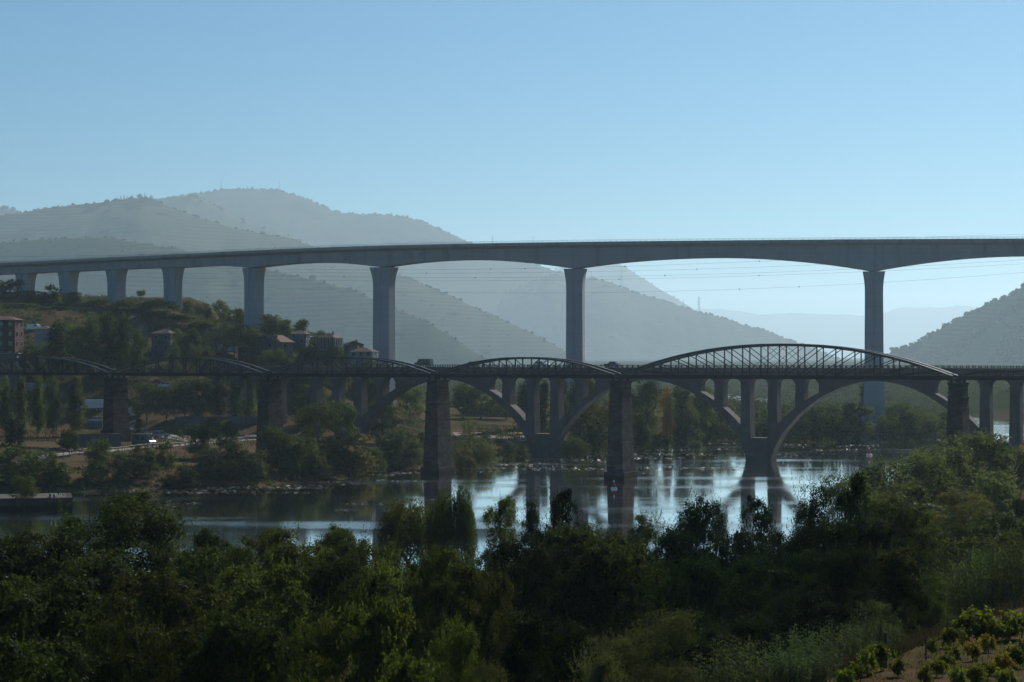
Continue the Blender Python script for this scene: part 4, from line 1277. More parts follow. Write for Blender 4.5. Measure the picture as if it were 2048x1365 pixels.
# --- left bank, by foot and top in the photograph
def bank(px, top, base, wpx, kind, mat, label, name, cat, group=None):
    g = pick(px, base)
    Y = g.y
    tree_at(px, top, wpx, Y, kind, mat, label, name, cat, group, base=g.z)
LEFT = [
 (28, 888, 968, 90, 'f_bush', 'bank', 'broad dark bush at the left edge above the quay'),
 (88, 896, 964, 80, 'f_bush', 'bank', 'dark bush second from the left edge above the quay'),
 (112, 922, 972, 55, 'f_bush', 'olive', 'small olive bush right of the two dark edge bushes'),
 (200, 876, 964, 64, 'f_bush', 'bank', 'tall dark bush right of the little lollipop tree'),
 (245, 900, 962, 50, 'f_bush', 'grey', 'grey-green bush between the two tall dark ones'),
 (287, 884, 962, 60, 'f_bush', 'olive', 'tall olive bush before the parked camper'),
 (331, 883, 938, 42, 'f_bush', 'bank', 'small very dark round bush before the pale railing'),
 (372, 930, 976, 50, 'f_bush', 'brown', 'reddish-brown bush near the water line'),
 (340, 948, 978, 44, 'f_bush', 'olive', 'low olive bush near the water line'),
 (392, 852, 918, 56, 'f_round', 'bank', 'very dark tree left of the darkest bank tree'),
 (440, 840, 918, 76, 'f_round', 'bank', 'darkest bank tree left of the second stone pier'),
 (417, 894, 958, 70, 'f_bush', 'grey', 'wide grey-green bush under the darkest bank tree'),
 (468, 880, 950, 62, 'f_bush', 'brown', 'brownish bush left of the second stone pier'),
 (455, 915, 962, 54, 'f_bush', 'olive', 'low olive bush before the brownish bush'),
 (512, 900, 958, 64, 'f_bush', 'grey', 'grey bush at the foot of the second stone pier'),
 (548, 850, 942, 74, 'f_bush', 'olive', 'tall olive bush before the second stone pier'),
 (574, 884, 948, 56, 'f_bush', 'grey', 'grey-green bush right of the second stone pier'),
 (606, 864, 952, 76, 'f_bush', 'olive', 'rounded bush below the tall green bank tree'),
 (632, 908, 958, 60, 'f_bush', 'bank', 'dark low bush by the shore left of the yellowish bush'),
 (636, 808, 905, 78, 'f_round', 'mid', 'tall green tree before the approach piers'),
 (682, 802, 888, 64, 'f_round', 'mid', 'green tree left of the first arch leg'),
 (664, 868, 942, 84, 'f_bush', 'olive', 'bushy olive shrub left of the yellowish bush'),
 (704, 866, 948, 104, 'f_bush', 'yellow', 'large yellowish bush by the shore left of the waterside pier'),
 (740, 892, 944, 60, 'f_bush', 'olive', 'olive bush on the shore right of the yellowish bush'),
 (766, 800, 872, 56, 'f_round', 'mid', 'light green tree under the first arch'),
 (800, 848, 936, 88, 'f_bush', 'grey', 'large grey-green bush left of the waterside pier'),
 (770, 872, 934, 66, 'f_bush', 'bank', 'dark bush under the first arch leg'),
 (835, 862, 934, 54, 'f_bush', 'olive', 'olive bush touching the waterside pier'),
 (938, 838, 932, 78, 'f_conifer', 'bank', 'dark pointed bush right of the waterside pier'),
 (968, 878, 934, 66, 'f_bush', 'bank', 'very dark low bush beside the pointed bush'),
 (928, 896, 938, 46, 'f_bush', 'yellow', 'small light round bush before the pointed dark bush'),
 (1008, 878, 918, 50, 'f_bush', 'bank', 'low bush left of the first water arch pier'),
 (1036, 888, 914, 44, 'f_bush', 'mid', 'small green bush touching the first water arch pier'),
 (1148, 872, 914, 64, 'f_bush', 'olive', 'bush right of the first water arch pier'),
 (1178, 822, 908, 76, 'f_bush', 'brown', 'brownish tree under the second arch, left'),
 (1212, 800, 904, 70, 'f_bush', 'yellow', 'yellowish tree touching the mid-river iron pier'),
 (1184, 756, 880, 52, 'f_poplar', 'yellow', 'tall yellow-green poplar under the second arch'),
 (1150, 764, 882, 46, 'f_poplar', 'olive', 'olive poplar left of the yellow-green poplar'),
 (1262, 790, 898, 60, 'f_bush', 'bank', 'dark tree right of the mid-river iron pier'),
 (1296, 764, 892, 66, 'f_tall', 'bank', 'tall dark tree left of the golden poplar'),
 (1334, 776, 884, 36, 'f_poplar', 'autumn', 'golden autumn poplar under the second arch'),
 (1366, 764, 886, 58, 'f_tall', 'bank', 'tall dark tree right of the golden poplar'),
 (1402, 778, 884, 60, 'f_tall', 'bank', 'dark tree second right of the golden poplar'),
 (1440, 806, 882, 70, 'f_bush', 'bank', 'dark tree left of the water arch pier'),
 (1322, 866, 900, 58, 'f_bush', 'olive', 'rounded olive bush on the shore below the golden poplar'),
 (1290, 852, 898, 48, 'f_bush', 'grey', 'grey bush on the shore right of the mid-river iron pier'),
 (1372, 830, 886, 60, 'f_bush', 'bank', 'dark bush on the shore below the tall dark trees'),
 (1412, 842, 884, 54, 'f_bush', 'mid', 'green bush on the shore left of the grassy gap'),
 (1390, 880, 896, 34, 'f_bush', 'bank', 'tiny dark islet bush standing in the shallows'),
 (1482, 822, 880, 46, 'f_bush', 'mid', 'green bush behind the water arch pier, left'),
 (1528, 818, 880, 50, 'f_bush', 'bank', 'dark bush seen between the water arch pier columns'),
 (1570, 818, 882, 66, 'f_bush', 'mid', 'bush at the left end of the far peninsula thicket'),
 (1612, 812, 884, 74, 'f_bush', 'bank', 'tree second from the left in the far peninsula thicket'),
 (1654, 800, 885, 92, 'f_bush', 'mid', 'leafy tree in the middle of the far peninsula thicket'),
 (1704, 808, 886, 98, 'f_bush', 'bank', 'dark tree left of the tall viaduct pier foot'),
 (1728, 762, 872, 40, 'f_poplar', 'bank', 'tall poplar hugging the tall viaduct pier'),
 (1800, 800, 884, 76, 'f_bush', 'mid', 'tree right of the tall viaduct pier foot'),
 (1842, 820, 884, 84, 'f_bush', 'bank', 'dark bush right in the far peninsula thicket'),
 (1884, 824, 882, 66, 'f_bush', 'mid', 'bush at the right tip of the far peninsula thicket'),
 (1770, 830, 886, 50, 'f_bush', 'bank', 'dark bush at the very foot of the tall viaduct pier'),
 (30, 834, 892, 46, 'f_bush', 'brown', 'brown bush under the left poplars'),
 (12, 756, 874, 38, 'f_poplar', 'bank', 'poplar at the left edge, first in the row'),
 (42, 750, 872, 34, 'f_poplar', 'bank', 'poplar second from the left edge'),
 (76, 752, 874, 36, 'f_poplar', 'mid', 'poplar third from the left edge'),
 (106, 748, 876, 42, 'f_poplar', 'bank', 'poplar fourth from the left edge'),
 (150, 745, 874, 46, 'f_poplar', 'bank', 'poplar nearest the reddish stone pier, left of it'),
 (294, 766, 842, 58, 'f_round', 'grey', 'grey-green tree right of the reddish stone pier'),
 (334, 772, 844, 54, 'f_round', 'grey', 'second grey-green tree right of the reddish stone pier'),
 (370, 760, 842, 54, 'f_round', 'olive', 'third tree right of the reddish stone pier'),
 (404, 757, 840, 58, 'f_round', 'grey', 'fourth tree right of the reddish stone pier'),
 (438, 766, 842, 48, 'f_poplar', 'olive', 'poplar fifth right of the reddish stone pier'),
 (470, 760, 846, 36, 'f_poplar', 'bank', 'slim poplar left of the second stone pier'),
 (500, 758, 846, 36, 'f_poplar', 'bank', 'slim poplar touching the second stone pier'),
 (612, 770, 850, 44, 'f_poplar', 'mid', 'poplar between two approach piers of the road bridge'),
 (640, 762, 848, 40, 'f_poplar', 'bank', 'dark poplar behind the approach piers of the road bridge'),
 (738, 764, 850, 50, 'f_round', 'mid', 'tree behind the first arch leg'),
 (820, 772, 846, 60, 'f_round', 'bank', 'dark tree seen under the crown of the first arch'),
 (926, 768, 838, 50, 'f_round', 'mid', 'green tree right behind the waterside pier'),
 (962, 764, 838, 62, 'f_round', 'bank', 'round dark tree behind the sandy field'),
 (1012, 786, 840, 62, 'f_round', 'bank', 'tree behind the long low building'),
 (1086, 758, 872, 40, 'f_poplar', 'olive', 'light poplar seen between the arch pier columns'),
 (1046, 762, 860, 40, 'f_poplar', 'mid', 'poplar left of the arch pier columns'),
 (1126, 758, 872, 40, 'f_poplar', 'olive', 'light poplar right of the arch pier columns'),
 (139, 858, 912, 36, 'f_round', 'olive', 'little lollipop tree on the dry lawn'),
 (277, 836, 868, 16, 'f_tall', 'mid', 'slim young tree beside the road kerb'),
 (360, 860, 876, 14, 'f_tall', 'bank', 'slim young tree beside the parked car'),
]
for p in LEFT:
    nm, ct = ('poplar_tree', 'tree') if 'poplar' in p[4] else (('broadleaf_tree', 'tree') if 'tree' in p[6] else ('bush', 'bush'))
    bank(*p, nm, ct)

# --- trees of the town slope under the viaduct
TOWN = [
 (118, 640, 72, 606, 'f_poplar', 'olive', 'bushy poplar left in the grove below the viaduct'),
 (152, 652, 60, 600, 'f_round', 'bank', 'dark tree second in the grove below the viaduct'),
 (182, 628, 68, 604, 'f_poplar', 'bank', 'tall dark tree in the grove below the viaduct'),
 (216, 622, 66, 608, 'f_poplar', 'olive', 'highest tree in the grove below the viaduct'),
 (247, 626, 56, 606, 'f_poplar', 'olive', 'right tall tree in the grove below the viaduct'),
 (274, 662, 50, 600, 'f_poplar', 'mid', 'lower tree at the right end of the grove below the viaduct'),
 (60, 690, 54, 596, 'f_round', 'bank', 'dark round tree beside the red apartment block'),
 (98, 688, 40, 594, 'f_round', 'mid', 'green tree below the small white house'),
 (356, 660, 48, 622, 'f_poplar', 'bank', 'tree before the tall grey house'),
 (386, 656, 50, 626, 'f_poplar', 'olive', 'olive tree right of the tall grey house'),
 (350, 694, 26, 600, 'f_round', 'grey', 'small round street tree, left of three'),
 (390, 692, 28, 602, 'f_round', 'grey', 'small round street tree, middle of three'),
 (416, 692, 28, 602, 'f_round', 'grey', 'small round street tree, right of three'),
 (432, 626, 58, 640, 'f_conifer', 'bank', 'dark pointed conifer above the white lorry'),
 (468, 655, 52, 640, 'f_round', 'bank', 'dark tree right of the pointed conifer'),
 (500, 672, 44, 636, 'f_round', 'mid', 'tree below the slope viaduct pier'),
 (505, 655, 40, 672, 'f_bush', 'bank', 'dark scrub hugging the slope viaduct pier'),
 (548, 700, 64, 612, 'f_round', 'mid', 'green tree below the gabled house'),
 (585, 712, 50, 608, 'f_round', 'bank', 'dark tree right below the gabled house'),
 (614, 696, 50, 620, 'f_round', 'olive', 'olive tree below the two-storey house'),
 (650, 700, 52, 618, 'f_round', 'mid', 'tree below the columned house'),
 (682, 712, 40, 612, 'f_round', 'bank', 'dark tree at the end of the town slope'),
 (283, 582, 24, 730, 'f_umbrella', 'bank', 'lone pine on the crest between two viaduct piers'),
 (300, 600, 70, 718, 'f_bush', 'bank', 'dark thicket on the crest right of the lone pine'),
 (250, 600, 60, 726, 'f_bush', 'bank', 'dark thicket on the crest left of the lone pine'),
 (378, 606, 26, 712, 'f_bush', 'bank', 'small dark bush on the dry crest'),
 (440, 602, 32, 706, 'f_round', 'bank', 'round dark tree on the dry crest'),
 (418, 612, 22, 704, 'f_bush', 'mid', 'small bush left of the round crest tree'),
 (478, 618, 24, 700, 'f_round', 'mid', 'small tree left of the slope viaduct pier'),
 (540, 628, 50, 690, 'f_bush', 'bank', 'dark thicket right of the slope viaduct pier'),
 (568, 636, 40, 686, 'f_bush', 'bank', 'dark bush second right of the slope viaduct pier'),
 (604, 640, 32, 678, 'f_round', 'bank', 'round dark tree above the two-storey house'),
 (104, 570, 40, 752, 'f_bush', 'bank', 'dark bush between the two farthest viaduct piers'),
 (20, 558, 70, 760, 'f_bush', 'olive', 'olive thicket at the left edge under the viaduct'),
 (66, 580, 60, 748, 'f_bush', 'bank', 'dark thicket under the farthest viaduct piers'),
 (150, 582, 60, 742, 'f_bush', 'bank', 'dark thicket at the foot of a far viaduct pier'),
 (195, 600, 60, 734, 'f_bush', 'bank', 'dark thicket left of the third viaduct pier'),
 (40, 606, 80, 720, 'f_bush', 'bank', 'wide dark thicket above the red apartment block'),
 (110, 612, 80, 712, 'f_bush', 'mid', 'wide green thicket above the parked cars'),
 (180, 612, 70, 706, 'f_bush', 'bank', 'wide dark thicket behind the grove'),
 (250, 622, 70, 700, 'f_bush', 'bank', 'dark thicket behind the reddish roofs'),
 (310, 622, 60, 694, 'f_bush', 'bank', 'dark thicket above the tall grey house'),
 (326, 632, 16, 686, 'f_round', 'brown', 'small red-leaved tree above the tall grey house'),
 (360, 628, 60, 690, 'f_bush', 'bank', 'very dark thicket below the dry crest'),
 (400, 640, 56, 680, 'f_bush', 'bank', 'dark thicket left of the pointed conifer'),
 (560, 672, 36, 660, 'f_bush', 'mid', 'green bush behind the gabled house'),
 (630, 676, 36, 660, 'f_bush', 'olive', 'olive bush between the two upper houses'),
 (672, 684, 36, 656, 'f_bush', 'mid', 'bush right of the columned house'),
 (710, 704, 40, 640, 'f_bush', 'bank', 'dark bush before the low pink roofs'),
 (740, 720, 40, 630, 'f_bush', 'mid', 'bush left of the tall slope pier foot'),
]
TOWN += [
 (362, 598, 52, 738, 'f_bush', 'bank', 'green thicket on the crest between the fourth and fifth viaduct piers'), (402, 603, 54, 730, 'f_bush', 'bank', 'dark thicket on the crest left of the round crest tree'), (316, 596, 40, 742, 'f_bush', 'bank', 'dark thicket on the crest right beside the lone pine'),
 (492, 622, 40, 712, 'f_bush', 'bank', 'green thicket touching the slope viaduct pier on its left'),
 (528, 634, 72, 704, 'f_bush', 'bank', 'broad dark thicket on the crest right of the slope viaduct pier'), (584, 646, 66, 700, 'f_bush', 'bank', 'green thicket on the crest above the two-storey house'),
 (636, 662, 60, 694, 'f_bush', 'bank', 'dark thicket on the crest above the columned house'), (686, 684, 60, 684, 'f_bush', 'bank', 'green thicket where the crest drops to the tall slope pier'),
 (460, 616, 44, 712, 'f_bush', 'bank', 'green thicket on the dry crest left of the slope viaduct pier'), (340, 602, 44, 720, 'f_bush', 'bank', 'dark thicket at the foot of the fifth viaduct pier'),
 (226, 604, 44, 738, 'f_bush', 'bank', 'dark thicket at the foot of the third viaduct pier'), (730, 704, 44, 668, 'f_bush', 'bank', 'low dark thicket just left of the tall slope pier'),
]
for p in TOWN:
    nm = 'thicket' if 'thicket' in p[6] or 'scrub' in p[6] else ('bush' if 'bush' in p[6] else ('conifer' if 'conifer' in p[6] or 'pine' in p[6] else 'broadleaf_tree'))
    ct = 'bush' if nm in ('thicket', 'bush') else 'tree'
    tree_at(*p[:7], name=nm, cat=ct)

# --- single trees standing on the far crests
CREST = [(241, 391, 401, 4530, 7, 'f_conifer', 'pointed tree on the terraced hill crest, first from the left'), (248, 389, 400, 4530, 6, 'f_conifer', 'pointed tree on the terraced hill crest, second from the left'),
         (254, 392, 400, 4530, 7, 'f_conifer', 'pointed tree on the terraced hill crest, third from the left'), (263, 391, 399, 4530, 8, 'f_bush', 'low round tree on the terraced hill crest right of the pointed trees'),
         (279, 387, 397, 4530, 13, 'f_bush', 'broad round tree on top of the terraced hill crest'), (289, 386, 397, 4530, 8, 'f_conifer', 'pointed tree beside the broad crest tree'), (302, 391, 399, 4530, 10, 'f_bush', 'round tree at the right end of the terraced crest'),
         (494, 372, 381, 6552, 8, 'f_conifer', 'pointed tree on the highest hill between the masts'), (504, 373, 381, 6552, 10, 'f_bush', 'round tree on the highest hill between the masts'), (782, 425, 433, 6552, 7, 'f_bush', 'lone tree on the falling crest of the highest hill'),
         (224, 404, 411, 4530, 12, 'f_bush', 'low tree on the terraced hill left of the pointed trees'), (1786, 694, 710, 3210, 22, 'f_bush', 'dark tree at the foot of the hill beyond the road bridge'), (1806, 690, 702, 3130, 18, 'f_bush', 'second dark tree at the foot of the hill beyond the road bridge')]
for x, top, bs, Y, w, k, lab in CREST:
    Y *= HS
    plant('crest_tree', k, 'dark', lab, (px_x(x, Y), Y, px_z(bs, Y)-7), (bs-top)*Y/F+7, w*Y/F, 'tree')

# ------------------------------------------------------------------ things of the left bank and the town
def drape(name, rows, mat, label, lift=0.06, kind='structure', cat=None):
    """a sheet laid on the ground between two edge polylines given as lists of (x, y)"""
    mb = MB()
    n = len(rows[0]); m = 5
    for a, b in zip(*rows):
        for k in range(m):
            t = k/(m-1)
            x = a[0]+(b[0]-a[0])*t; y = a[1]+(b[1]-a[1])*t
            mb.v.append((x, y, gh(x, y)+lift))
    for i in range(n-1):
        for k in range(m-1):
            a = i*m+k
            mb.f.append((a, a+1, a+m+1, a+m))
    o = mb.build(name, mat)
    tag(o, label, cat or name.split('_')[-1], kind=kind)
    return o

def strip_path(pts, w, sub=3.0):
    """edge polylines of a strip of width w along world points"""
    P = []
    for a, b in zip(pts[:-1], pts[1:]):
        a = Vector(a[:2]); b = Vector(b[:2]); n = max(1, int((b-a).length/sub))
        P += [a.lerp(b, k/n) for k in range(n)]
    P.append(Vector(pts[-1][:2]))
    L, Rr = [], []
    for i, p in enumerate(P):
        d = (P[min(i+1, len(P)-1)]-P[max(i-1, 0)]).normalized(); s = Vector((-d.y, d.x))*w/2
        L.append(tuple(p+s)); Rr.append(tuple(p-s))
    return (L, Rr), P

# promenade along the water, road up from it, sandy field, dirt track
prom = [pick(x, y) for x, y in ((-40, 936), (60, 922), (112, 912), (175, 905), (250, 900), (345, 893), (420, 886), (520, 880))]
rows, PROM = strip_path(prom, 3.4)
drape('promenade_path', rows, M['pale_path'], 'pale paved promenade along the left bank', 0.10)
road = [pick(x, y) for x, y in ((255, 857), (300, 866), (345, 877), (385, 884), (430, 880), (515, 872))]
rows, ROAD = strip_path(road, 5.0)
drape('access_road', rows, M['pale_path'], 'pale access road dropping past the reddish stone pier', 0.14)
ks, _ = strip_path([(p.x-1.2, p.y+2.9) for p in road], 0.35)
kb = MB()
for a, b in zip(*ks):
    z = gh(*a)
    kb.v += [(a[0], a[1], z-0.3), (b[0], b[1], z-0.3), (b[0], b[1], z+0.30), (a[0], a[1], z+0.30)]
for i in range(len(ks[0])-1):
    for j in range(4):
        q = 4*i+j; p = 4*i+(j+1) % 4
        kb.f.append((q, p, p+4, q+4))
tag(kb.build('kerb', M['pale_path']), 'pale kerb on the far side of the access road', 'kerb', kind='structure')
c4 = [pick(x, y) for x, y in ((905, 866), (1075, 866), (1075, 893), (985, 893))]
drape('sandy_field', ([(c4[0].x, c4[0].y), ((c4[0].x+c4[1].x)/2, c4[0].y), (c4[1].x, c4[1].y)], [(c4[3].x-8, c4[3].y), ((c4[3].x+c4[2].x)/2, c4[3].y), (c4[2].x, c4[2].y)]),
      mat_basic('sand', (0.20, 0.16, 0.12), 0.95, 0.2, 0.4), 'bare sandy field beyond the waterside pier', 0.08)
c5 = [pick(x, y) for x, y in ((2005, 934), (2075, 934), (2085, 962), (1996, 962))]
drape('dirt_track', ([(c5[0].x, c5[0].y), (c5[1].x, c5[1].y)], [(c5[3].x, c5[3].y), (c5[2].x, c5[2].y)]),
      mat_basic('bare_dirt', (0.16, 0.115, 0.08), 0.95, 0.25, 0.6), 'bare dirt track on the right bank', 0.08)

def railing(P, off, name, label, i0, i1, h=1.05):
    o = empty(name, (0, 0, 0))
    tag(o, label, 'railing')
    top = []
    for i in range(i0, min(i1, len(P))):
        d = (P[min(i+1, len(P)-1)]-P[max(i-1, 0)]).normalized()
        q = P[i]+Vector((-d.y, d.x))*off
        z = gh(q.x, q.y)
        MB().box(q.x-0.05, q.x+0.05, q.y-0.05, q.y+0.05, z-0.2, z+h).build('post', M['dark_metal'], o)
        top.append(Vector((q.x, q.y, z+h)))
    MB().tube(top, 0.05, 5).build('top_rail', M['dark_metal'], o)
    MB().tube([p-Vector((0, 0, 0.5)) for p in top], 0.03, 5).build('lower_rail', M['dark_metal'], o)
railing(PROM, -2.0, 'promenade_railing', 'dark railing in front of the pale promenade path', 8, 48)

# retaining wall below the reddish pier
rw = empty('retaining_wall', (0, 0, 0))
tag(rw, 'grey concrete retaining wall in front of the reddish stone pier', 'wall')
pa, pb = W(156, 880, 480), W(240, 886, 484)
for k in range(4):
    a = pa.lerp(pb, k/4+0.004); b = pa.lerp(pb, (k+1)/4-0.004)
    d = (b-a).normalized(); n_ = Vector((-d.y, d.x, 0)).normalized()
    mb = MB()
    vs = [a+Vector((0, 0, -40)), b+Vector((0, 0, -40))]
    za, zb = 3.0, 7.7
    p = [Vector((a.x, a.y, za)), Vector((b.x, b.y, za)), Vector((b.x, b.y, zb)), Vector((a.x, a.y, zb))]
    q = [v+n_*0.5 for v in p]
    mb.add(p+q, [(0, 1, 2, 3), (7, 6, 5, 4), (4, 5, 1, 0), (5, 6, 2, 1), (6, 7, 3, 2), (7, 4, 0, 3)])
    mb.build('panel', M['concrete_wall'], rw)
nrm = Vector((-(pb-pa).normalized().y, (pb-pa).normalized().x, 0))
fill = MB()
t0, t1 = pa+nrm*0.5, pb+nrm*0.5
t2, t3 = pb+nrm*17+Vector((3, 0, 0)), pa+nrm*17
fill.add([(t0.x, t0.y, 7.62), (t1.x, t1.y, 7.62), (t2.x, t2.y, 7.75), (t3.x, t3.y, 7.75), (t0.x, t0.y, 3), (t1.x, t1.y, 3), (t2.x, t2.y, 3), (t3.x, t3.y, 3)],
         [(0, 1, 2, 3), (0, 4, 5, 1), (1, 5, 6, 2), (2, 6, 7, 3), (3, 7, 4, 0)])
fill.build('terrace_fill', M['ground'], rw)

# low walls on the flat ground
def wall_run(name, label, p0, p1, Y0, Y1, h, t=0.4, mat='concrete_wall', n=5):
    o = empty(name, (0, 0, 0)); tag(o, label, 'wall')
    A = Vector((px_x(p0, Y0), Y0, 0)); B = Vector((px_x(p1, Y1), Y1, 0))
    for k in range(n):
        a = A.lerp(B, k/n+0.003); b = A.lerp(B, (k+1)/n-0.003)
        d = (b-a).normalized(); s = Vector((-d.y, d.x, 0))*t
        z0 = min(gh(a.x, a.y), gh(b.x, b.y)); z1 = max(gh(a.x, a.y), gh(b.x, b.y))+h
        p = [Vector((a.x, a.y, z0-0.5)), Vector((b.x, b.y, z0-0.5)), Vector((b.x, b.y, z1)), Vector((a.x, a.y, z1))]
        q = [v+s for v in p]
        MB().add(p+q, [(0, 1, 2, 3), (7, 6, 5, 4), (4, 5, 1, 0), (5, 6, 2, 1), (6, 7, 3, 2), (7, 4, 0, 3)]).build('panel', M[mat], o)
    return o
wall_run('boundary_wall', 'long grey wall behind the darkest bank tree', 350, 515, 566, 570, 2.2, n=6)
wall_run('boundary_wall', 'low white-topped wall in front of the grey-green tree row', 268, 470, 580, 590, 1.0, mat='plaster_white', n=6)
wall_run('boundary_wall', 'pale yard wall left of the reddish stone pier', 160, 205, 560, 560, 2.2, n=3)
wall_run('boundary_wall', 'white wall behind the leftmost truss span', 18, 108, 592, 590, 2.2, mat='plaster_white', n=5)

# buildings
def house(name, label, px, Y, w, d, h, roof_h, wall, roof, rz=0.0, base=None, floors=2, cols=3, gable=True, side_cols=2, flat=False, balcony=False, chimney=True, cat='house', winw=0.95, winh=1.25, overhang=0.45):
    """front faces the camera; px is the middle of the front"""
    X = px_x(px, Y)
    z = (gh(X, Y) if base is None else base)
    o = empty(name, (X, Y, z), rz); tag(o, label, cat)
    MB().box(-w/2, w/2, 0, d, -4, h).build('wall', M[wall], o)
    e = overhang
    if flat:
        r = MB().box(-w/2-e, w/2+e, -e, d+e, h+0.003, h+roof_h).build('roof', M[roof], o)
    elif gable:
        # ridge along the depth, so the gable end faces the camera
        rm = MB()
        for s in (-1, 1):
            a = [(0, -e, h+roof_h), (s*(w/2+e), -e, h-roof_h*e/(w/2)), (s*(w/2+e), d+e, h-roof_h*e/(w/2)), (0, d+e, h+roof_h)]
            b = [(p[0], p[1], p[2]+0.22) for p in a]
            f = [(0, 1, 2, 3), (7, 6, 5, 4), (4, 5, 1, 0), (5, 6, 2, 1), (6, 7, 3, 2), (7, 4, 0, 3)]
            rm.add(a+b, f)
        r = rm.build('roof', M[roof], o)
        for y in (0.0, d):
            MB().add([(-w/2, y, h), (w/2, y, h), (0, y, h+roof_h-0.02)], [(0, 1, 2)]).build('gable_wall', M[wall], o)
    else:
        rm = MB()
        zb = h-0.05; i_ = min(w, d)*0.35
        b = [(-w/2-e, -e, zb), (w/2+e, -e, zb), (w/2+e, d+e, zb), (-w/2-e, d+e, zb)]
        if w >= d: t = [(-w/2+d/2, d/2, h+roof_h), (w/2-d/2, d/2, h+roof_h)]; f = [(0, 1, 5, 4), (1, 2, 5), (2, 3, 4, 5), (3, 0, 4), (3, 2, 1, 0)]
        else: t = [(0, w/2, h+roof_h), (0, d-w/2, h+roof_h)]; f = [(0, 1, 4), (1, 2, 5, 4), (2, 3, 5), (3, 0, 4, 5), (3, 2, 1, 0)]
        rm.add(b+t, f)
        r = rm.build('roof', M[roof], o)
    if chimney and not flat:
        MB().box(w*0.18, w*0.18+0.5, d*0.4, d*0.4+0.5, h+roof_h*0.3, h+roof_h+0.35).build('chimney', M[wall], r)
    fh = h/floors
    def win(cx, cy, cz, face):
        if face == 'f':
            fr = MB().box(cx-winw/2-0.1, cx+winw/2+0.1, -0.06, -0.002, cz-winh/2-0.1, cz+winh/2+0.1).build('window', M['plaster_white'], o)
            MB().box(cx-winw/2, cx+winw/2, -0.09, -0.062, cz-winh/2, cz+winh/2).build('pane', M['glass'], fr)
        else:
            fr = MB().box(w/2+0.002, w/2+0.06, cy-winw/2-0.1, cy+winw/2+0.1, cz-winh/2-0.1, cz+winh/2+0.1).build('window', M['plaster_white'], o)
            MB().box(w/2+0.062, w/2+0.09, cy-winw/2, cy+winw/2, cz-winh/2, cz+winh/2).build('pane', M['glass'], fr)
    for k in range(floors):
        cz = fh*k+fh*0.55
        for c in range(cols):
            win(-w/2+w*(c+0.5)/cols, 0, cz, 'f')
        for c in range(side_cols):
            win(0, d*(c+0.5)/side_cols, cz, 's')
        if balcony and k > 0:
            MB().box(-w/2-0.2, w/2+0.2, -1.1, -0.1, fh*k-0.12, fh*k+0.06).build('balcony_floor', M['plaster_grey'], o)
            MB().box(-w/2-0.2, w/2+0.2, -1.12, -1.02, fh*k+0.062, fh*k+1.0).build('balcony_parapet', M[wall], o)
    return o
house('apartment_block', 'red-brown apartment block with balconies at the left edge', 2, 612, 9.0, 7, 12.0, 1.2, 'plaster_red', 'roof_tile', R(-8), px_z(718, 612), floors=4, cols=3, gable=False, balcony=True, chimney=False, cat='apartment block')
house('house', 'small white house with a pink tiled roof beside the apartment block', 84, 606, 4.8, 6, 5.6, 1.0, 'plaster_white', 'roof_tile', R(-10), px_z(695, 606), floors=2, cols=1, gable=False, chimney=False)
house('house', 'grey gabled house with a reddish roof above the grove', 272, 640, 7.5, 8, 7.0, 2.2, 'plaster_grey', 'roof_tile', R(20), px_z(690, 640), cols=2)
house('house', 'tall grey house with a small tiled roof behind the street trees', 322, 632, 6.4, 6, 6.2, 1.4, 'plaster_grey', 'roof_tile', R(-12), px_z(706, 632), floors=2, cols=2, gable=False)
house('house', 'gabled farmhouse with a broad clay roof above the third truss span', 528, 640, 9.0, 10, 4.4, 2.1, 'plaster_grey', 'roof_tile', R(-28), px_z(712, 640), cols=2, side_cols=3)
house('house', 'two-storey pale house with a clay roof on the slope', 596, 668, 5.4, 6, 3.4, 1.2, 'plaster_grey', 'roof_tile', R(-8), px_z(688, 668), cols=2, gable=False)
house('house', 'columned house with a hipped roof and light pilasters', 650, 655, 6.6, 7, 3.9, 1.8, 'plaster_grey', 'roof_tile', R(-20), px_z(700, 655), cols=5, side_cols=4, gable=False, winw=0.5, winh=2.2)
house('house', 'small dark-roofed house near the end of the slope', 700, 650, 4.6, 5, 2.4, 1.2, 'plaster_grey', 'roof_tile', R(-25), px_z(704, 650), floors=1, cols=2, gable=False)
house('house', 'low house with a pink roof next to the tall slope pier', 722, 636, 7.6, 6, 2.0, 1.3, 'plaster_white', 'roof_tile', R(-15), px_z(716, 636), floors=1, cols=3, gable=False, chimney=False)
house('shed', 'flat pale shed at the left edge behind the truss', 10, 588, 7.0, 6, 5.0, 0.3, 'plaster_grey', 'roof_pale', 0, px_z(742, 588), floors=1, cols=3, flat=True, cat='shed')
house('warehouse', 'white flat-roofed warehouse half behind the reddish stone pier', 268, 612, 8.0, 6, 4.6, 0.3, 'plaster_white', 'roof_pale', 0, px_z(820, 612), floors=1, cols=2, flat=True, cat='warehouse')
house('low_building', 'long low dark building beyond the sandy field', 980, 700, 20, 8, 2.6, 0.4, 'plaster_grey', 'roof_pale', R(4), None, floors=1, cols=7, flat=True, cat='building')
house('hut', 'tiny hut on the crest of the near terraced slope', 625, 3080*HS, 17, 13, 11, 3.6, 'plaster_grey', 'roof_tile', 0, px_z(560, 3080*HS), floors=1, cols=2, gable=False, chimney=False, cat='hut')
house('shed', 'small brick shed below the gabled farmhouse', 488, 634, 4.2, 4, 3.2, 0.8, 'plaster_red', 'roof_tile', R(-10), px_z(716, 634), floors=1, cols=1, gable=False, chimney=False, cat='shed')

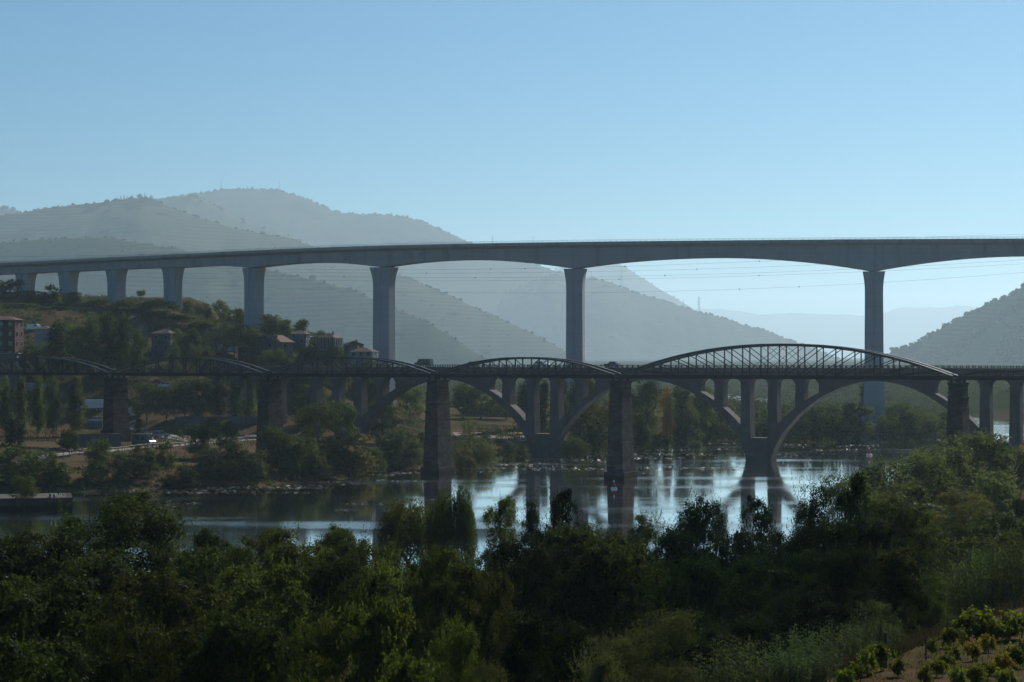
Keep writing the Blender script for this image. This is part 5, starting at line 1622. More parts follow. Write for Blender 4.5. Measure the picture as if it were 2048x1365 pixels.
# ------------------------------------------------------------------ vehicles
def paint(name, col):
    m = bpy.data.materials.new(name); n, l = nodes(m); b = n['Principled BSDF']
    b.inputs['Base Color'].default_value = (*col, 1); b.inputs['Roughness'].default_value = 0.25
    b.inputs['Coat Weight'].default_value = 0.6; b.inputs['Coat Roughness'].default_value = 0.05
    nz = n.new('ShaderNodeTexNoise'); nz.inputs['Scale'].default_value = 3.0
    mr = n.new('ShaderNodeMapRange'); mr.inputs['To Min'].default_value = 0.2; mr.inputs['To Max'].default_value = 0.35
    l.new(nz.outputs['Fac'], mr.inputs['Value']); l.new(mr.outputs['Result'], b.inputs['Roughness'])
    return m
PA = {'white': paint('car_white', (0.62, 0.62, 0.60)), 'silver': paint('car_silver', (0.32, 0.33, 0.34)), 'dark': paint('car_dark', (0.02, 0.022, 0.026)),
      'blue': paint('car_blue', (0.03, 0.05, 0.09)), 'red': paint('car_red', (0.25, 0.02, 0.015)), 'pale_green': paint('car_pale_green', (0.13, 0.165, 0.155))}
M['rubber'] = mat_basic('rubber', (0.02, 0.02, 0.02), 0.9, 0.1)
M['lamp_red'] = paint('lamp_red', (0.3, 0.01, 0.01))
M['lamp_clear'] = paint('lamp_clear', (0.7, 0.7, 0.65))
BODIES = {
 'car':  dict(L=4.2, Wd=1.75, body=[(-2.1, 0.28), (-2.1, 0.72), (-1.95, 0.88), (-0.95, 0.95), (1.25, 0.97), (2.05, 0.9), (2.1, 0.55), (2.1, 0.28)],
              cab=[(-0.95, 0.953), (-0.35, 1.43), (0.95, 1.45), (1.65, 0.973)], wheels=(-1.3, 1.3), wr=0.31),
 'suv':  dict(L=4.4, Wd=1.85, body=[(-2.2, 0.35), (-2.2, 0.85), (-2.05, 1.02), (-1.1, 1.08), (2.1, 1.1), (2.2, 0.9), (2.2, 0.35)],
              cab=[(-1.1, 1.083), (-0.5, 1.72), (1.75, 1.75), (2.1, 1.103)], wheels=(-1.4, 1.35), wr=0.37),
 'van':  dict(L=5.0, Wd=1.95, body=[(-2.5, 0.35), (-2.5, 0.95), (-2.3, 1.15), (-1.75, 1.25), (-1.1, 2.15), (2.45, 2.2), (2.5, 2.0), (2.5, 0.35)],
              cab=None, wheels=(-1.65, 1.6), wr=0.35),
 'lorry': dict(L=7.6, Wd=2.4, body=[(-3.8, 0.5), (-3.8, 1.4), (-3.5, 2.5), (-2.1, 2.6), (-2.1, 0.5)], cab=None, wheels=(-2.9, 1.6, 2.7), wr=0.48, box=(-1.95, 3.8, 0.85, 3.3)),
 'camper': dict(L=6.0, Wd=2.2, body=[(-3.0, 0.4), (-3.0, 1.0), (-2.7, 1.3), (-2.2, 1.4), (-1.75, 2.0), (-2.1, 2.2), (-2.1, 2.8), (3.0, 2.85), (3.0, 0.4)], cab=None, wheels=(-2.0, 1.6), wr=0.36),
}
def vehicle(kind, colour, loc, rz, label, name, cat, parent=None, group=None):
    D = BODIES[kind]; hw = D['Wd']/2
    o = empty(name, loc, rz); tag(o, label, cat, group)
    MB().prism(D['body'], -hw, hw).build('body', PA[colour], o)
    if D['cab']:
        c = D['cab']; top = MB()
        ins = 0.16
        # cabin narrows towards the roof
        vs = [(c[0][0], -hw+0.02, c[0][1]), (c[1][0], -hw+ins, c[1][1]), (c[2][0], -hw+ins, c[2][1]), (c[3][0], -hw+0.02, c[3][1]),
              (c[0][0], hw-0.02, c[0][1]), (c[1][0], hw-ins, c[1][1]), (c[2][0], hw-ins, c[2][1]), (c[3][0], hw-0.02, c[3][1])]
        cabin = MB().add(vs, [(0, 1, 2, 3), (7, 6, 5, 4), (4, 5, 1, 0), (6, 7, 3, 2), (7, 4, 0, 3)]).build('cabin_glass', M['glass'], o)
        MB().box(c[1][0]-0.02, c[2][0]+0.02, -hw+ins-0.02, hw-ins+0.02, c[1][1]-0.03, c[2][1]+0.05).build('roof_panel', PA[colour], o)
        for sy in (-1, 1):
            xm = (c[1][0]+c[2][0])/2
            MB().beam((xm, sy*(hw-0.03), c[0][1]-0.02), (xm, sy*(hw-ins), c[1][1]), 0.1, 0.05, (0, 1, 0)).build('door_pillar', PA[colour], o)
    elif kind == 'van':
        MB().add([(-1.76, -hw+0.12, 1.27), (-1.76, hw-0.12, 1.27), (-1.14, hw-0.2, 2.11), (-1.14, -hw+0.2, 2.11)], [(0, 1, 2, 3)]).build('windscreen', M['glass'], o, loc=(-0.02, 0, 0.01))
        for sy in (-1, 1):
            MB().box(-1.0, 0.0, sy*(hw+0.012)-0.01, sy*(hw+0.012)+0.01, 1.3, 1.95).build('side_window', M['glass'], o)
    elif kind == 'lorry':
        b = D['box']; MB().box(b[0], b[1], -hw, hw, b[2], b[3]).build('cargo_box', PA['white'], o)
        MB().box(-3.82, -3.6, -hw+0.15, hw-0.15, 1.55, 2.35).build('windscreen', M['glass'], o)
        MB().box(-2.2, 3.8, -0.5, 0.5, 0.45, 0.84).build('chassis', M['dark_metal'], o)
    elif kind == 'camper':
        for sy in (-1, 1):
            for x0 in (-1.2, 0.6):
                MB().box(x0, x0+1.1, sy*(hw+0.012)-0.01, sy*(hw+0.012)+0.01, 1.5, 2.1).build('side_window', M['glass'], o)
        MB().box(3.0, 3.02, -0.7, 0.7, 1.5, 2.2).build('rear_window', M['glass'], o)
        MB().add([(-2.22, -hw+0.12, 1.42), (-2.22, hw-0.12, 1.42), (-1.79, hw-0.15, 1.99), (-1.79, -hw+0.15, 1.99)], [(0, 1, 2, 3)]).build('windscreen', M['glass'], o, loc=(-0.02, 0, 0.0))
    for wx in D['wheels']:
        for sy in (-1, 1):
            r = D['wr']
            t = MB().tube([(wx, sy*(hw-0.2), r), (wx, sy*(hw+0.02), r)], r, 12).build('wheel', M['rubber'], o)
            MB().tube([(wx, sy*(hw+0.021), r), (wx, sy*(hw+0.035), r)], r*0.6, 10).build('rim', M['metal_rail'], t)
    x0, x1 = -D['L']/2, D['L']/2
    for sy in (-1, 1):
        MB().box(x0-0.02, x0+0.06, sy*(hw-0.35)-0.16, sy*(hw-0.35)+0.16, 0.62, 0.78).build('headlight', M['lamp_clear'], o)
        MB().box(x1-0.05, x1+0.02, sy*(hw-0.25)-0.12, sy*(hw-0.25)+0.12, 0.7, 0.9).build('tail_light', M['lamp_red'], o)
    return o
def rb_x(px):
    """position along the road bridge seen at photo x"""
    xs = np.linspace(X_LEFT, X_RIGHT, 2000)
    wx = RB.location.x+xs*math.cos(AX); wy = RB.location.y-xs*math.sin(AX)
    u = 1024+F*wx/wy
    return float(np.interp(px, u, xs))
def on_bridge(px, lane):
    x = rb_x(px); c, s_ = math.cos(AX), math.sin(AX)
    return (RB.location.x+x*c+lane*s_, RB.location.y-x*s_+lane*c, DECK+0.165)
vehicle('van', 'dark', on_bridge(845, 0.75), -AX, 'dark van driving on the road bridge', 'van', 'van')
vehicle('car', 'silver', on_bridge(941, 0.75), -AX, 'silver car on the road bridge behind the third truss span', 'car', 'car')
vehicle('car', 'white', on_bridge(1086, -0.75), -AX+math.pi, 'white car on the road bridge behind the fourth truss span', 'car', 'car')
vehicle('car', 'dark', on_bridge(1222, 0.75), -AX, 'dark car on the road bridge left of the main span', 'car', 'car')

def parked(kind, colour, px, py, rz, label, name, cat, Y=None, lift=0.16):
    if Y is None:
        p = pick(px, py); loc = (p.x, p.y, p.z+lift)
    else:
        X = px_x(px, Y); loc = (X, Y, gh(X, Y)+lift)
    return vehicle(kind, colour, loc, rz, label, name, cat)
parked('suv', 'silver', 322, 877, R(205), 'silver car standing on the access road', 'car', 'car')
parked('camper', 'pale_green', 288, 893, R(150), 'pale green camper parked behind the tall olive bush', 'camper_van', 'camper')
parked('car', 'dark', 174, 845, R(15), 'dark parked car left of the reddish stone pier', 'car', 'car')
parked('car', 'silver', 192, 848, R(15), 'silver parked car touching the reddish stone pier', 'car', 'car')
parked('lorry', 'white', 180, 824, R(25), 'white lorry parked left of the reddish stone pier', 'lorry', 'lorry')
parked('van', 'white', 268, 834, R(200), 'white van right of the reddish stone pier', 'van', 'van')
parked('lorry', 'white', 452, 703, R(185), 'white lorry on the road under the pointed conifer', 'lorry', 'lorry', Y=642)
parked('car', 'white', 56, 648, R(20), 'white car beside the apartment block roof', 'car', 'car', Y=668)
parked('van', 'white', 70, 648, R(170), 'white van in the car park above the small white house', 'van', 'van', Y=666)
parked('car', 'silver', 88, 648, R(10), 'silver car right in the car park above the small white house', 'car', 'car', Y=668)
parked('van', 'white', 262, 724, R(160), 'white van under the right end of the grove', 'van', 'van', Y=640)
parked('car', 'white', 330, 842, R(10), 'white car parked before the grey-green trees', 'car', 'car', Y=596)
parked('car', 'red', 312, 842, R(10), 'red car parked before the grey-green trees', 'car', 'car', Y=598)

# ------------------------------------------------------------------ quay, bollards, buoys, lamp posts
M['quay_top'] = mat_basic('quay_paving', (0.085, 0.072, 0.06), 0.95, 0.3, 0.5)
q = empty('stone_quay', (0, 0, 0)); QROT = R(14); tag(q, 'long dark stone quay wall with a flat paved top at the left edge', 'quay')
QY = 346.0
qx1 = px_x(146, QY)
for k in range(9):
    a, b = qx1-8.2*(k+1), qx1-8.2*k
    MB().box(a+0.02, b-0.02, QY, QY+0.9, -3, 1.55).build('wall_block', M['stone_dark'], q)
    MB().box(a+0.02, b-0.02, QY-0.12, QY+1.1, 1.552, 1.95).build('coping_stone', M['stone_dark'], q)
MB().box(qx1-74, qx1-0.02, QY+1.1, QY+13, -3, 1.9).build('quay_deck', M['quay_top'], q)
MB().box(qx1-0.9, qx1-0.02, QY+1.0, QY+12.9, 1.902, 1.96).build('end_coping', M['stone_dark'], q)
# the quay runs slightly away from the camera at its right end
q.rotation_euler = (0, 0, QROT)
_p = Vector((qx1, QY, 0)); q.location = _p - Matrix.Rotation(QROT, 3, 'Z') @ _p
for bx, by, lab in ((101, 986, 'mooring bollard near the quay bush'), (109, 992, 'mooring bollard near the quay corner')):
    Y = QY-2.0+(2.4 if by < 990 else 0.6)
    o = empty('bollard', (px_x(bx, Y), Y, 1.955)); tag(o, lab, 'bollard')
    MB().tube([(0, 0, -0.05), (0, 0, 0.5)], [0.2, 0.16], 10).build('post', M['dark_metal'], o)
    MB().tube([(0, 0, 0.5), (0, 0, 0.58), (0, 0, 0.66)], [0.2, 0.26, 0.18], 10).build('cap', M['dark_metal'], o)
plant('bush', 'f_bush', 'mid', 'light green bush growing on the quay top', (px_x(48, QY-1), QY-1, 1.85), 4.4, 5.6, 'bush')

M['buoy_red'] = mat_basic('buoy_red', (0.42, 0.035, 0.03), 0.4, 0.15, 2.0)
M['buoy_white'] = mat_basic('buoy_white', (0.75, 0.73, 0.7), 0.4, 0.1, 2.0)
def buoy(px, py, label, s=1.0):
    Y = CAM_H*F/(py-HORIZON); X = px_x(px, Y)
    o = empty('channel_buoy', (X, Y, 0)); o.scale = (s, s, s); tag(o, label, 'buoy')
    MB().tube([(0, 0, -0.3), (0, 0, 0.15), (0, 0, 0.45)], [0.75, 0.85, 0.7], 14).build('float', M['buoy_white'], o)
    MB().tube([(0, 0, 0.452), (0, 0, 1.2), (0, 0, 1.7)], [0.5, 0.3, 0.12], 12).build('cone_tower', M['buoy_red'], o)
    MB().ball((0, 0, 1.9), 0.22).build('top_mark', M['buoy_white'], o)
buoy(1738, 911, 'red and white buoy floating in the bright water below the viaduct pier')
buoy(1228, 978, 'red and white buoy floating in front of the mid-river iron pier', 0.8)
buoy(2001, 880, 'small red and white buoy between the approach piers, left one', 0.8)
buoy(2010, 880, 'small red and white buoy between the approach piers, right one', 0.8)

def lamp_post(px, py, h, label, Y=None):
    if Y is None: p = pick(px, py)
    else: p = Vector((px_x(px, Y), Y, gh(px_x(px, Y), Y)))
    o = empty('street_lamp', p); tag(o, label, 'street lamp')
    MB().tube([(0, 0, -0.3), (0, 0, h)], [0.1, 0.06], 7).build('pole', M['dark_metal'], o)
    MB().tube([(0, 0, h), (0.5, -0.4, h+0.25), (1.0, -0.8, h+0.3)], 0.04, 5).build('arm', M['dark_metal'], o)
    MB().box(0.8, 1.4, -1.0, -0.7, h+0.2, h+0.34).build('lamp_head', M['metal_rail'], o)
lamp_post(366, 884, 6.5, 'lamp post beside the parked silver car')
lamp_post(350, 872, 5.0, 'lamp post behind the parked silver car')
lamp_post(140, 716, 6.0, 'lamp post behind the leftmost truss span', Y=586)
lamp_post(453, 716, 6.0, 'lamp post behind the second truss span', Y=600)
lamp_post(424, 700, 6.0, 'lamp post left of the white lorry on the road', Y=636)
lamp_post(970, 845, 6.5, 'lamp post before the long low dark building', Y=690)
lamp_post(565, 842, 7.0, 'lamp post right of the second stone pier', Y=520)

# ------------------------------------------------------------------ pylons and power lines
def pylon(px, top, base, Y, label, arms=3, wide=0.16, name='pylon', cat='pylon', thick=1.0):
    H = (base-top)*Y/F+3; X = px_x(px, Y); z = px_z(base, Y)-3
    o = empty(name, (X, Y, z)); tag(o, label, cat)
    b = H*wide/2; t = b*0.22
    r = max(0.10, Y*0.00007)*thick
    c = [(-1, -1), (1, -1), (1, 1), (-1, 1)]
    for sx, sy in c:
        MB().tube([(sx*b, sy*b, 0), (sx*t, sy*t, H)], r, 4).build('leg', M['metal_rail'], o)
    n = 7
    br = MB()
    for k in range(n):
        u0, u1 = (k/n)**0.85, ((k+1)/n)**0.85
        w0, w1 = b+(t-b)*u0, b+(t-b)*u1
        for i in range(4):
            (ax, ay), (bx, by) = c[i], c[(i+1) % 4]
            br.tube([(ax*w0, ay*w0, H*u0), (bx*w1, by*w1, H*u1)], r*0.6, 3)
            br.tube([(bx*w0, by*w0, H*u0), (ax*w1, ay*w1, H*u1)], r*0.6, 3)
    br.build('bracing', M['metal_rail'], o)
    for k in range(arms):
        zz = H*(0.97-0.13*k); ln = H*(0.14+0.03*k)
        MB().tube([(-ln, 0, zz), (0, 0, zz+H*0.02), (ln, 0, zz)], [r*0.5, r, r*0.5], 4).build('cross_arm', M['metal_rail'], o)
KP = {4368: 3.15, 3940: 3.25, 3850: 3.25, 3860: 3.25, 3980: 3.25, 2150: 2.9, 2260: 2.9, 2820: 3.0}
PYL = [(442, 357, 382, 4368, 'lattice mast on the highest hill, left one', 0, 0.10), (559, 364, 385, 4368, 'lattice mast on the highest hill, right one', 0, 0.10),
       (985, 473, 508, 4368, 'pylon peeping over the viaduct deck, left one', 3, 0.12), (1067, 475, 533, 4368, 'pylon peeping over the viaduct deck, right one', 3, 0.12),
       (1243, 533, 577, 3940, 'tall pylon on the bluish hill under the widest span', 3, 0.14), (1398, 594, 625, 3850, 'pylon on the bluish hill further down the slope', 3, 0.16),
       (1367, 600, 616, 3860, 'short mast left of the pylon on the bluish slope', 0, 0.10), (1183, 541, 557, 3980, 'short mast right of the middle viaduct pier', 0, 0.10),
       (885, 637, 670, 2150, 'pylon on the nearest terraced slope', 3, 0.14), (717, 574, 592, 2260, 'small pylon left of the tall slope pier', 2, 0.14), (614, 480, 492, 2820, 'tiny pylon just above the viaduct deck', 2, 0.14)]
for p in PYL: pylon(p[0], p[1], p[2], p[3]*KP[p[3]]*HS/2.1, p[4], p[5], p[6], thick=0.8)

M['wire'] = mat_basic('wire', (0.10, 0.10, 0.11), 0.6, 0.1)
M['marker'] = mat_basic('marker_ball', (0.16, 0.03, 0.02), 0.5, 0.2)
WY = 1350.0
def wire(ctrl, balls, label):
    """one conductor through photo points (x, y), with warning balls at given photo x"""
    xs = np.array([c[0] for c in ctrl], float); ys = np.array([c[1] for c in ctrl], float)
    co = np.polyfit(xs, ys, 2)
    f = lambda x: float(np.polyval(co, x))
    o = empty('power_line', (0, 0, 0)); tag(o, label, 'power line')
    MB().tube([W(x, f(x), WY) for x in np.linspace(-260, 2360, 60)], 0.055, 4).build('conductor', M['wire'], o)
    for b in balls:
        MB().ball(W(b, f(b), WY), 0.42, 8, 6).build('warning_ball', M['marker'], o)
wire([(640, 541), (1050, 533), (1519, 527), (2048, 490)], [981, 1050, 1250, 1519], 'highest sagging power line with warning balls under the viaduct deck')
wire([(640, 546), (853, 546), (1394, 539), (2048, 508)], [853, 1394], 'second power line with warning balls under the viaduct deck')
wire([(640, 553), (951, 556), (1330, 551), (2048, 520)], [688, 951, 1330], 'third power line with warning balls under the viaduct deck')
wire([(640, 561), (1238, 559), (1500, 552), (2048, 528)], [1238, 1518], 'fourth power line with warning balls under the viaduct deck')
wire([(640, 580), (1100, 585), (1479, 580), (2048, 545)], [1479, 1598], 'fifth power line with warning balls under the viaduct deck')
wire([(0, 520), (300, 500), (1000, 500), (2048, 468)], [355, 627], 'power line with warning balls above the viaduct deck')

# ------------------------------------------------------------------ reeds, vines, grasses
def blade_strip(base, d_out, ln, wd, droop, r, nseg=4):
    """one arching blade: returns list of vertices (2 per step)"""
    v = []
    side = Vector((-d_out.y, d_out.x, 0)).normalized()
    for k in range(nseg+1):
        t = k/nseg
        p = base + d_out*ln*t*(1-0.25*t) + Vector((0, 0, ln*(0.85*t-droop*t*t)))
        w = wd*(1-t)**0.7*0.5+0.002
        v += [p-side*w, p+side*w]
    return v
def make_reed(seed, stems=46, h=4.4, rad=1.1, blades=15, wd=0.075):
    r = random.Random(seed)
    L = MB(); S = MB()
    for i in range(stems):
        a = r.random()*6.283; q = rad*math.sqrt(r.random())
        hh = h*(0.62+0.38*r.random()); lean = Vector((r.gauss(0, 0.06), r.gauss(0, 0.06), 0))
        b = Vector((q*math.cos(a), q*math.sin(a), 0))
        tip = b+lean*hh+Vector((0, 0, hh))
        S.tube([b, b.lerp(tip, 0.5), tip], [0.018, 0.015, 0.005], 4, False)
        n = blades
        for k in range(n):
            t = 0.15+0.85*k/n
            p = b.lerp(tip, t); az = r.random()*6.283
            vs = blade_strip(p, Vector((math.cos(az), math.sin(az), 0)), (0.75-0.25*t)*(0.7+0.5*r.random()), wd, 0.55+0.7*r.random(), r)
            m = len(L.v); L.v += [tuple(x) for x in vs]
            for s in range(len(vs)//2-1):
                L.f.append((m+2*s, m+2*s+1, m+2*s+3, m+2*s+2))
    return S.mesh('stems', M['reed_stem']), L.mesh('blades', LM['reed'])
M['reed_stem'] = mat_basic('reed_stem', (0.09, 0.085, 0.04), 0.7, 0.3, 3.0)
REEDS = [make_reed(s) for s in (1, 2, 3)]
_ri = [0]
def reed(px, py, label, h=1.0, Y=None, w=1.0):
    p = pick(px, py, 40) if Y is None else Vector((px_x(px, Y), Y, gh(px_x(px, Y), Y)))
    i = _ri[0]; _ri[0] += 1
    o = empty('giant_reed_clump', (p.x, p.y, p.z-0.05), i*1.7); o.scale = (w, w, h)
    tag(o, label, 'reeds', 'giant reeds beside the vineyard')
    s, b = REEDS[i % 3]
    link_mesh('stems', s, o); tag(link_mesh('blades', b, o), kind='stuff')
stand = [('first', 1897), ('second', 1918), ('third', 1938), ('fourth', 1958), ('fifth', 1978), ('sixth', 1998), ('seventh', 2018), ('eighth', 2038)]
for i, (nm, x) in enumerate(stand):
    reed(x, 1240, 'clump of the tall reed stand at the right edge, %s from its left end' % nm, 1.12+0.06*math.sin(i*2.3), Y=116+2.5*(i % 3), w=0.95)
for i, x in enumerate((1906, 1932, 1955, 1982, 2010, 2046)):
    reed(x, 1240, 'back clump of the tall reed stand, %s from its left end' % ('first', 'second', 'third', 'fourth', 'fifth', 'sixth')[i], 1.2, Y=124, w=1.0)
FR = [(1440, 1292, 58, 'first reed clump from the left at the lower edge'), (1472, 1262, 60, 'second reed clump from the left at the lower edge'), (1502, 1275, 62, 'third reed clump from the left at the lower edge'),
      (1540, 1295, 63, 'low reed clump left of the dense low reeds'), (1576, 1262, 65, 'dense reed clump, left of a pair'), (1610, 1240, 67, 'dense reed clump, right of a pair'), (1648, 1255, 69, 'reed clump before the dry grass, left one'),
      (1684, 1238, 72, 'reed clump before the dry grass, right one'), (1738, 1198, 77, 'tallest front reed clump with upright plumes'), (1764, 1232, 79, 'short reed clump right of the tallest front one'), (1714, 1240, 75, 'short reed clump left of the tallest front one'),
      (1590, 1300, 62, 'small reed clump below the dense pair'), (1630, 1290, 64.5, 'small reed clump at the edge of the dry grass')]
for x, top, Y, lab in FR:
    g_ = gh(px_x(x, Y), Y)
    reed(x, 0, lab, max(0.3, (px_z(top, Y)-g_)/4.3), Y=Y, w=0.62)

def make_vine(seed):
    r = np.random.default_rng(seed); rr = random.Random(seed)
    T = MB()
    T.tube([(0, 0, -0.1), (0.04, 0.02, 0.35), (-0.03, 0.03, 0.75)], [0.06, 0.045, 0.035], 6)
    for k in range(7):
        a = rr.random()*6.283
        T.tube([(-0.03, 0.03, 0.7), (0.25*math.cos(a), 0.25*math.sin(a), 1.05), (0.42*math.cos(a), 0.42*math.sin(a), 1.15+0.5*rr.random())], [0.02, 0.014, 0.005], 4)
    ncl = 46
    d = unit(r.normal(size=(ncl, 3)))
    c = np.array([0, 0, 0.85])+d*np.array([0.72, 0.5, 0.5])*(0.35+0.75*r.random((ncl, 1)))
    c[:10, 2] += 0.45*r.random(10); c[10:24, 2] -= 0.45*r.random(14)
    c[:, 2] = np.maximum(c[:, 2], 0.12)
    off = r.normal(size=(ncl, 30, 3))*(0.07+0.05*r.random((ncl, 1, 1)))
    p = (c[:, None, :]+off).reshape(-1, 3)
    nn = unit(np.repeat(d, 30, 0)+np.array([0, 0, 0.5]))
    v = leaf_quads(p, nn, 0.135, r, 0.85, 0.1)
    return T.mesh('trunk', M['bark']), np_mesh('leaves', v, np.arange(len(v)).reshape(-1, 4), LM['vine'], False)
VINES = [make_vine(s) for s in (5, 6, 7, 8)]
_vi = [0]
def vine(px, py, hpx, mat, label):
    p = pick(px, py, 40)
    i = _vi[0]; _vi[0] += 1
    h = hpx*p.y/F/1.55
    o = empty('grape_vine', (p.x, p.y, p.z), i*2.1); o.scale = (h*1.0, h*1.0, h*(0.9+0.2*((i*37) % 10)/10))
    tag(o, label, 'vine', 'grape vines on the slope')
    t, c = VINES[i % 4]
    link_mesh('trunk', t, o); l_ = link_mesh('leaves', c, o)
    l_.material_slots[0].link = 'OBJECT'; l_.material_slots[0].material = LM[mat]
VL = [(1719, 1368, 52, 'vine', 'vine at the lower left end of the front row'), (1736, 1350, 50, 'vine', 'vine left of the thick wooden post'), (1755, 1335, 56, 'vine', 'tall vine against the thick wooden post'),
      (1794, 1354, 42, 'vine', 'lone vine right of the thick wooden post'), (1690, 1380, 46, 'vine', 'low vine at the lower edge beside the reeds'), (1862, 1311, 38, 'vine', 'young vine on the thin dark stake'),
      (1906, 1296, 52, 'vine', 'dark vine at the upper left end of the back row'), (1928, 1290, 58, 'vine', 'second vine of the back row'), (1952, 1286, 80, 'vine', 'tallest vine of the back row'),
      (1975, 1288, 56, 'vine', 'vine right of the tallest back-row vine'), (1994, 1287, 58, 'vine', 'broad vine of the back row'), (2018, 1282, 56, 'vine', 'vine of the back row near the right edge'), (2042, 1277, 62, 'vine', 'last vine of the back row at the right edge'),
      (1976, 1308, 44, 'vine_y', 'bright yellow vine in the middle'), (1944, 1324, 42, 'vine_y', 'yellow-orange vine left of the bright yellow one'), (1906, 1335, 44, 'vine', 'vine left of the yellow-orange vine'),
      (1872, 1354, 42, 'vine', 'vine below the thin dark stake'), (1848, 1374, 44, 'vine', 'vine at the lower edge below the thin stake'), (1890, 1346, 42, 'vine', 'vine between the stake and the yellow-orange vine'),
      (1950, 1374, 46, 'vine', 'vine at the lower edge under the yellow-orange vine'), (1974, 1362, 46, 'vine', 'vine at the lower edge under the bright yellow vine'), (2003, 1352, 44, 'vine_y', 'yellowish vine right of the lower middle'),
      (2027, 1339, 54, 'vine', 'large dark green vine near the lower right corner'), (2050, 1325, 50, 'vine', 'vine at the right edge above the corner'), (2010, 1380, 46, 'vine', 'low vine in the lower right corner'), (1915, 1380, 44, 'vine', 'low vine at the lower edge between the rows')]
for v in VL: vine(*v)
def stake(px, py, h, rad, label, lean=0.0):
    p = pick(px, py, 40)
    o = MB().tube([(0, 0, -0.3), (lean*0.5, 0, h*0.5), (lean, 0, h)], [rad, rad, rad*0.85], 7).build('vine_post', M['bark'], None, loc=p)
    tag(o, label, 'post')
stake(1770, 1332, 1.2, 0.07, 'thick weathered wooden vine post')
stake(1851, 1320, 0.85, 0.03, 'thin dark metal vine stake on the bare soil')

# --- grass: too many blades to count
def grass_mass(name, label, pts, h, mat, seed, wd=0.05, lean=0.35):
    """pts: Nx3 foot points; one triangle-strip blade each"""
    r = np.random.default_rng(seed)
    n = len(pts); a = r.random(n)*2*np.pi
    out = np.stack([np.cos(a), np.sin(a), np.zeros(n)], -1); side = np.stack([-np.sin(a), np.cos(a), np.zeros(n)], -1)
    hh = (h*(0.5+0.8*r.random(n)))[:, None]; w = (wd*(0.6+0.8*r.random(n)))[:, None]
    up = np.array([0, 0, 1.0])
    mid = pts+out*hh*lean*0.35+up*hh*0.55; tip = pts+out*hh*lean+up*hh
    v = np.stack([pts-side*w/2, pts+side*w/2, mid+side*w*0.4, mid-side*w*0.4, mid-side*w*0.4, mid+side*w*0.4, tip+side*w*0.06, tip-side*w*0.06], 1).reshape(-1, 3)
    o = link_mesh(name, np_mesh(name, v, np.arange(len(v)).reshape(-1, 4), LM[mat], False))
    tag(o, label, 'grass', kind='stuff')
def scatter_edge(n, seed, off0, off1, y0, y1):
    """points along the upper edge of the vineyard, off = distance beyond the edge"""
    r = np.random.default_rng(seed)
    Y = y0+(y1-y0)*r.random(n); o = off0+(off1-off0)*r.random(n)
    X = 10.2+(Y-65)*18.1/45.0 - o/0.928
    k = fbm(X, Y, 2.2, 3) > 0.46
    X, Y = X[k], Y[k]
    return np.stack([X, Y, ground_h(X, Y)-0.03], -1)
grass_mass('dry_grass', 'tall dry straw-coloured grass along the edge of the vineyard', scatter_edge(16000, 1, 0.2, 3.4, 52, 118), 0.7, 'straw', 1, 0.035)
r_ = np.random.default_rng(5)
def scatter_box(n, x0, x1, y0, y1, thr, s, seed, side=None):
    r = np.random.default_rng(seed)
    X = x0+(x1-x0)*r.random(n); Y = y0+(y1-y0)*r.random(n)
    k = fbm(X+seed*31, Y, s, 3) > thr
    X, Y = X[k], Y[k]
    d = river_sd(X, Y); nearside = (Y < np.interp(X, NB_X, NB_Y)) | (X > 206)
    ok = d > 0.3
    if side == 'near': ok &= nearside
    if side == 'far': ok &= ~nearside
    X, Y = X[ok], Y[ok]
    return np.stack([X, Y, ground_h(X, Y)-0.03], -1)
pv_ = scatter_box(30000, 8, 42, 50, 112, 0.50, 2.5, 11, 'near')
dl_ = (pv_[:, 0]-10.2)*-0.928+(pv_[:, 1]-65)*0.373
grass_mass('vineyard_weeds', 'yellow-green weeds between the vine rows', pv_[dl_ < 0.5], 0.22, 'olive', 2, 0.03)
pv2 = scatter_box(24000, 8, 42, 50, 112, 0.52, 1.4, 12, 'near')
grass_mass('vineyard_stubble', 'short dry stubble on the vineyard soil', pv2, 0.13, 'stubble', 3, 0.025)

# --- undergrowth: leaf clumps that hide the ground between the plants
def undergrowth(name, label, pts, h, size, mat, seed, per=9):
    r = np.random.default_rng(seed)
    n = len(pts)
    hh = (h*(0.35+0.75*r.random(n)**1.5))[:, None, None]
    d = r.normal(size=(n, per, 3))
    d[..., 2] = np.abs(d[..., 2])
    c = pts[:, None, :]+np.clip(d, -1.5, 1.5)*hh*np.array([0.42, 0.42, 0.42])
    c = c.reshape(-1, 3); d = unit(d)
    v = leaf_quads(c, d.reshape(-1, 3)+np.array([0, 0, 0.3]), size, r, 0.7, 0.05)
    o = link_mesh(name, np_mesh(name, v, np.arange(len(v)).reshape(-1, 4), LM[mat], False))
    tag(o, label, 'undergrowth', kind='stuff')
pn = scatter_box(11500, -75, 70, 58, 240, 0.18, 9.0, 21, 'near')
dl_ = (pn[:, 0]-10.2)*-0.928+(pn[:, 1]-65)*0.373
undergrowth('undergrowth', 'dark undergrowth between the near bank trees', pn[dl_ > 3.5], 2.4, 0.30, 'deep', 22, 11)
pr = scatter_box(5200, 30, 160, 180, 520, 0.44, 10.0, 23, 'near')
undergrowth('bank_scrub', 'olive scrub covering the right bank', pr, 2.0, 0.4, 'dark', 24, 10)
ps = scatter_box(9000, -150, 175, 380, 470, 0.40, 9.0, 25, 'far')
ds = river_sd(ps[:, 0], ps[:, 1])
undergrowth('shore_scrub', 'brown and green scrub along the left shore', ps[ds < 26], 1.5, 0.55, 'olive', 26, 10)
pq = scatter_box(7000, -60, 175, 470, 760, 0.36, 14.0, 27, 'far')
dq = river_sd(pq[:, 0], pq[:, 1])
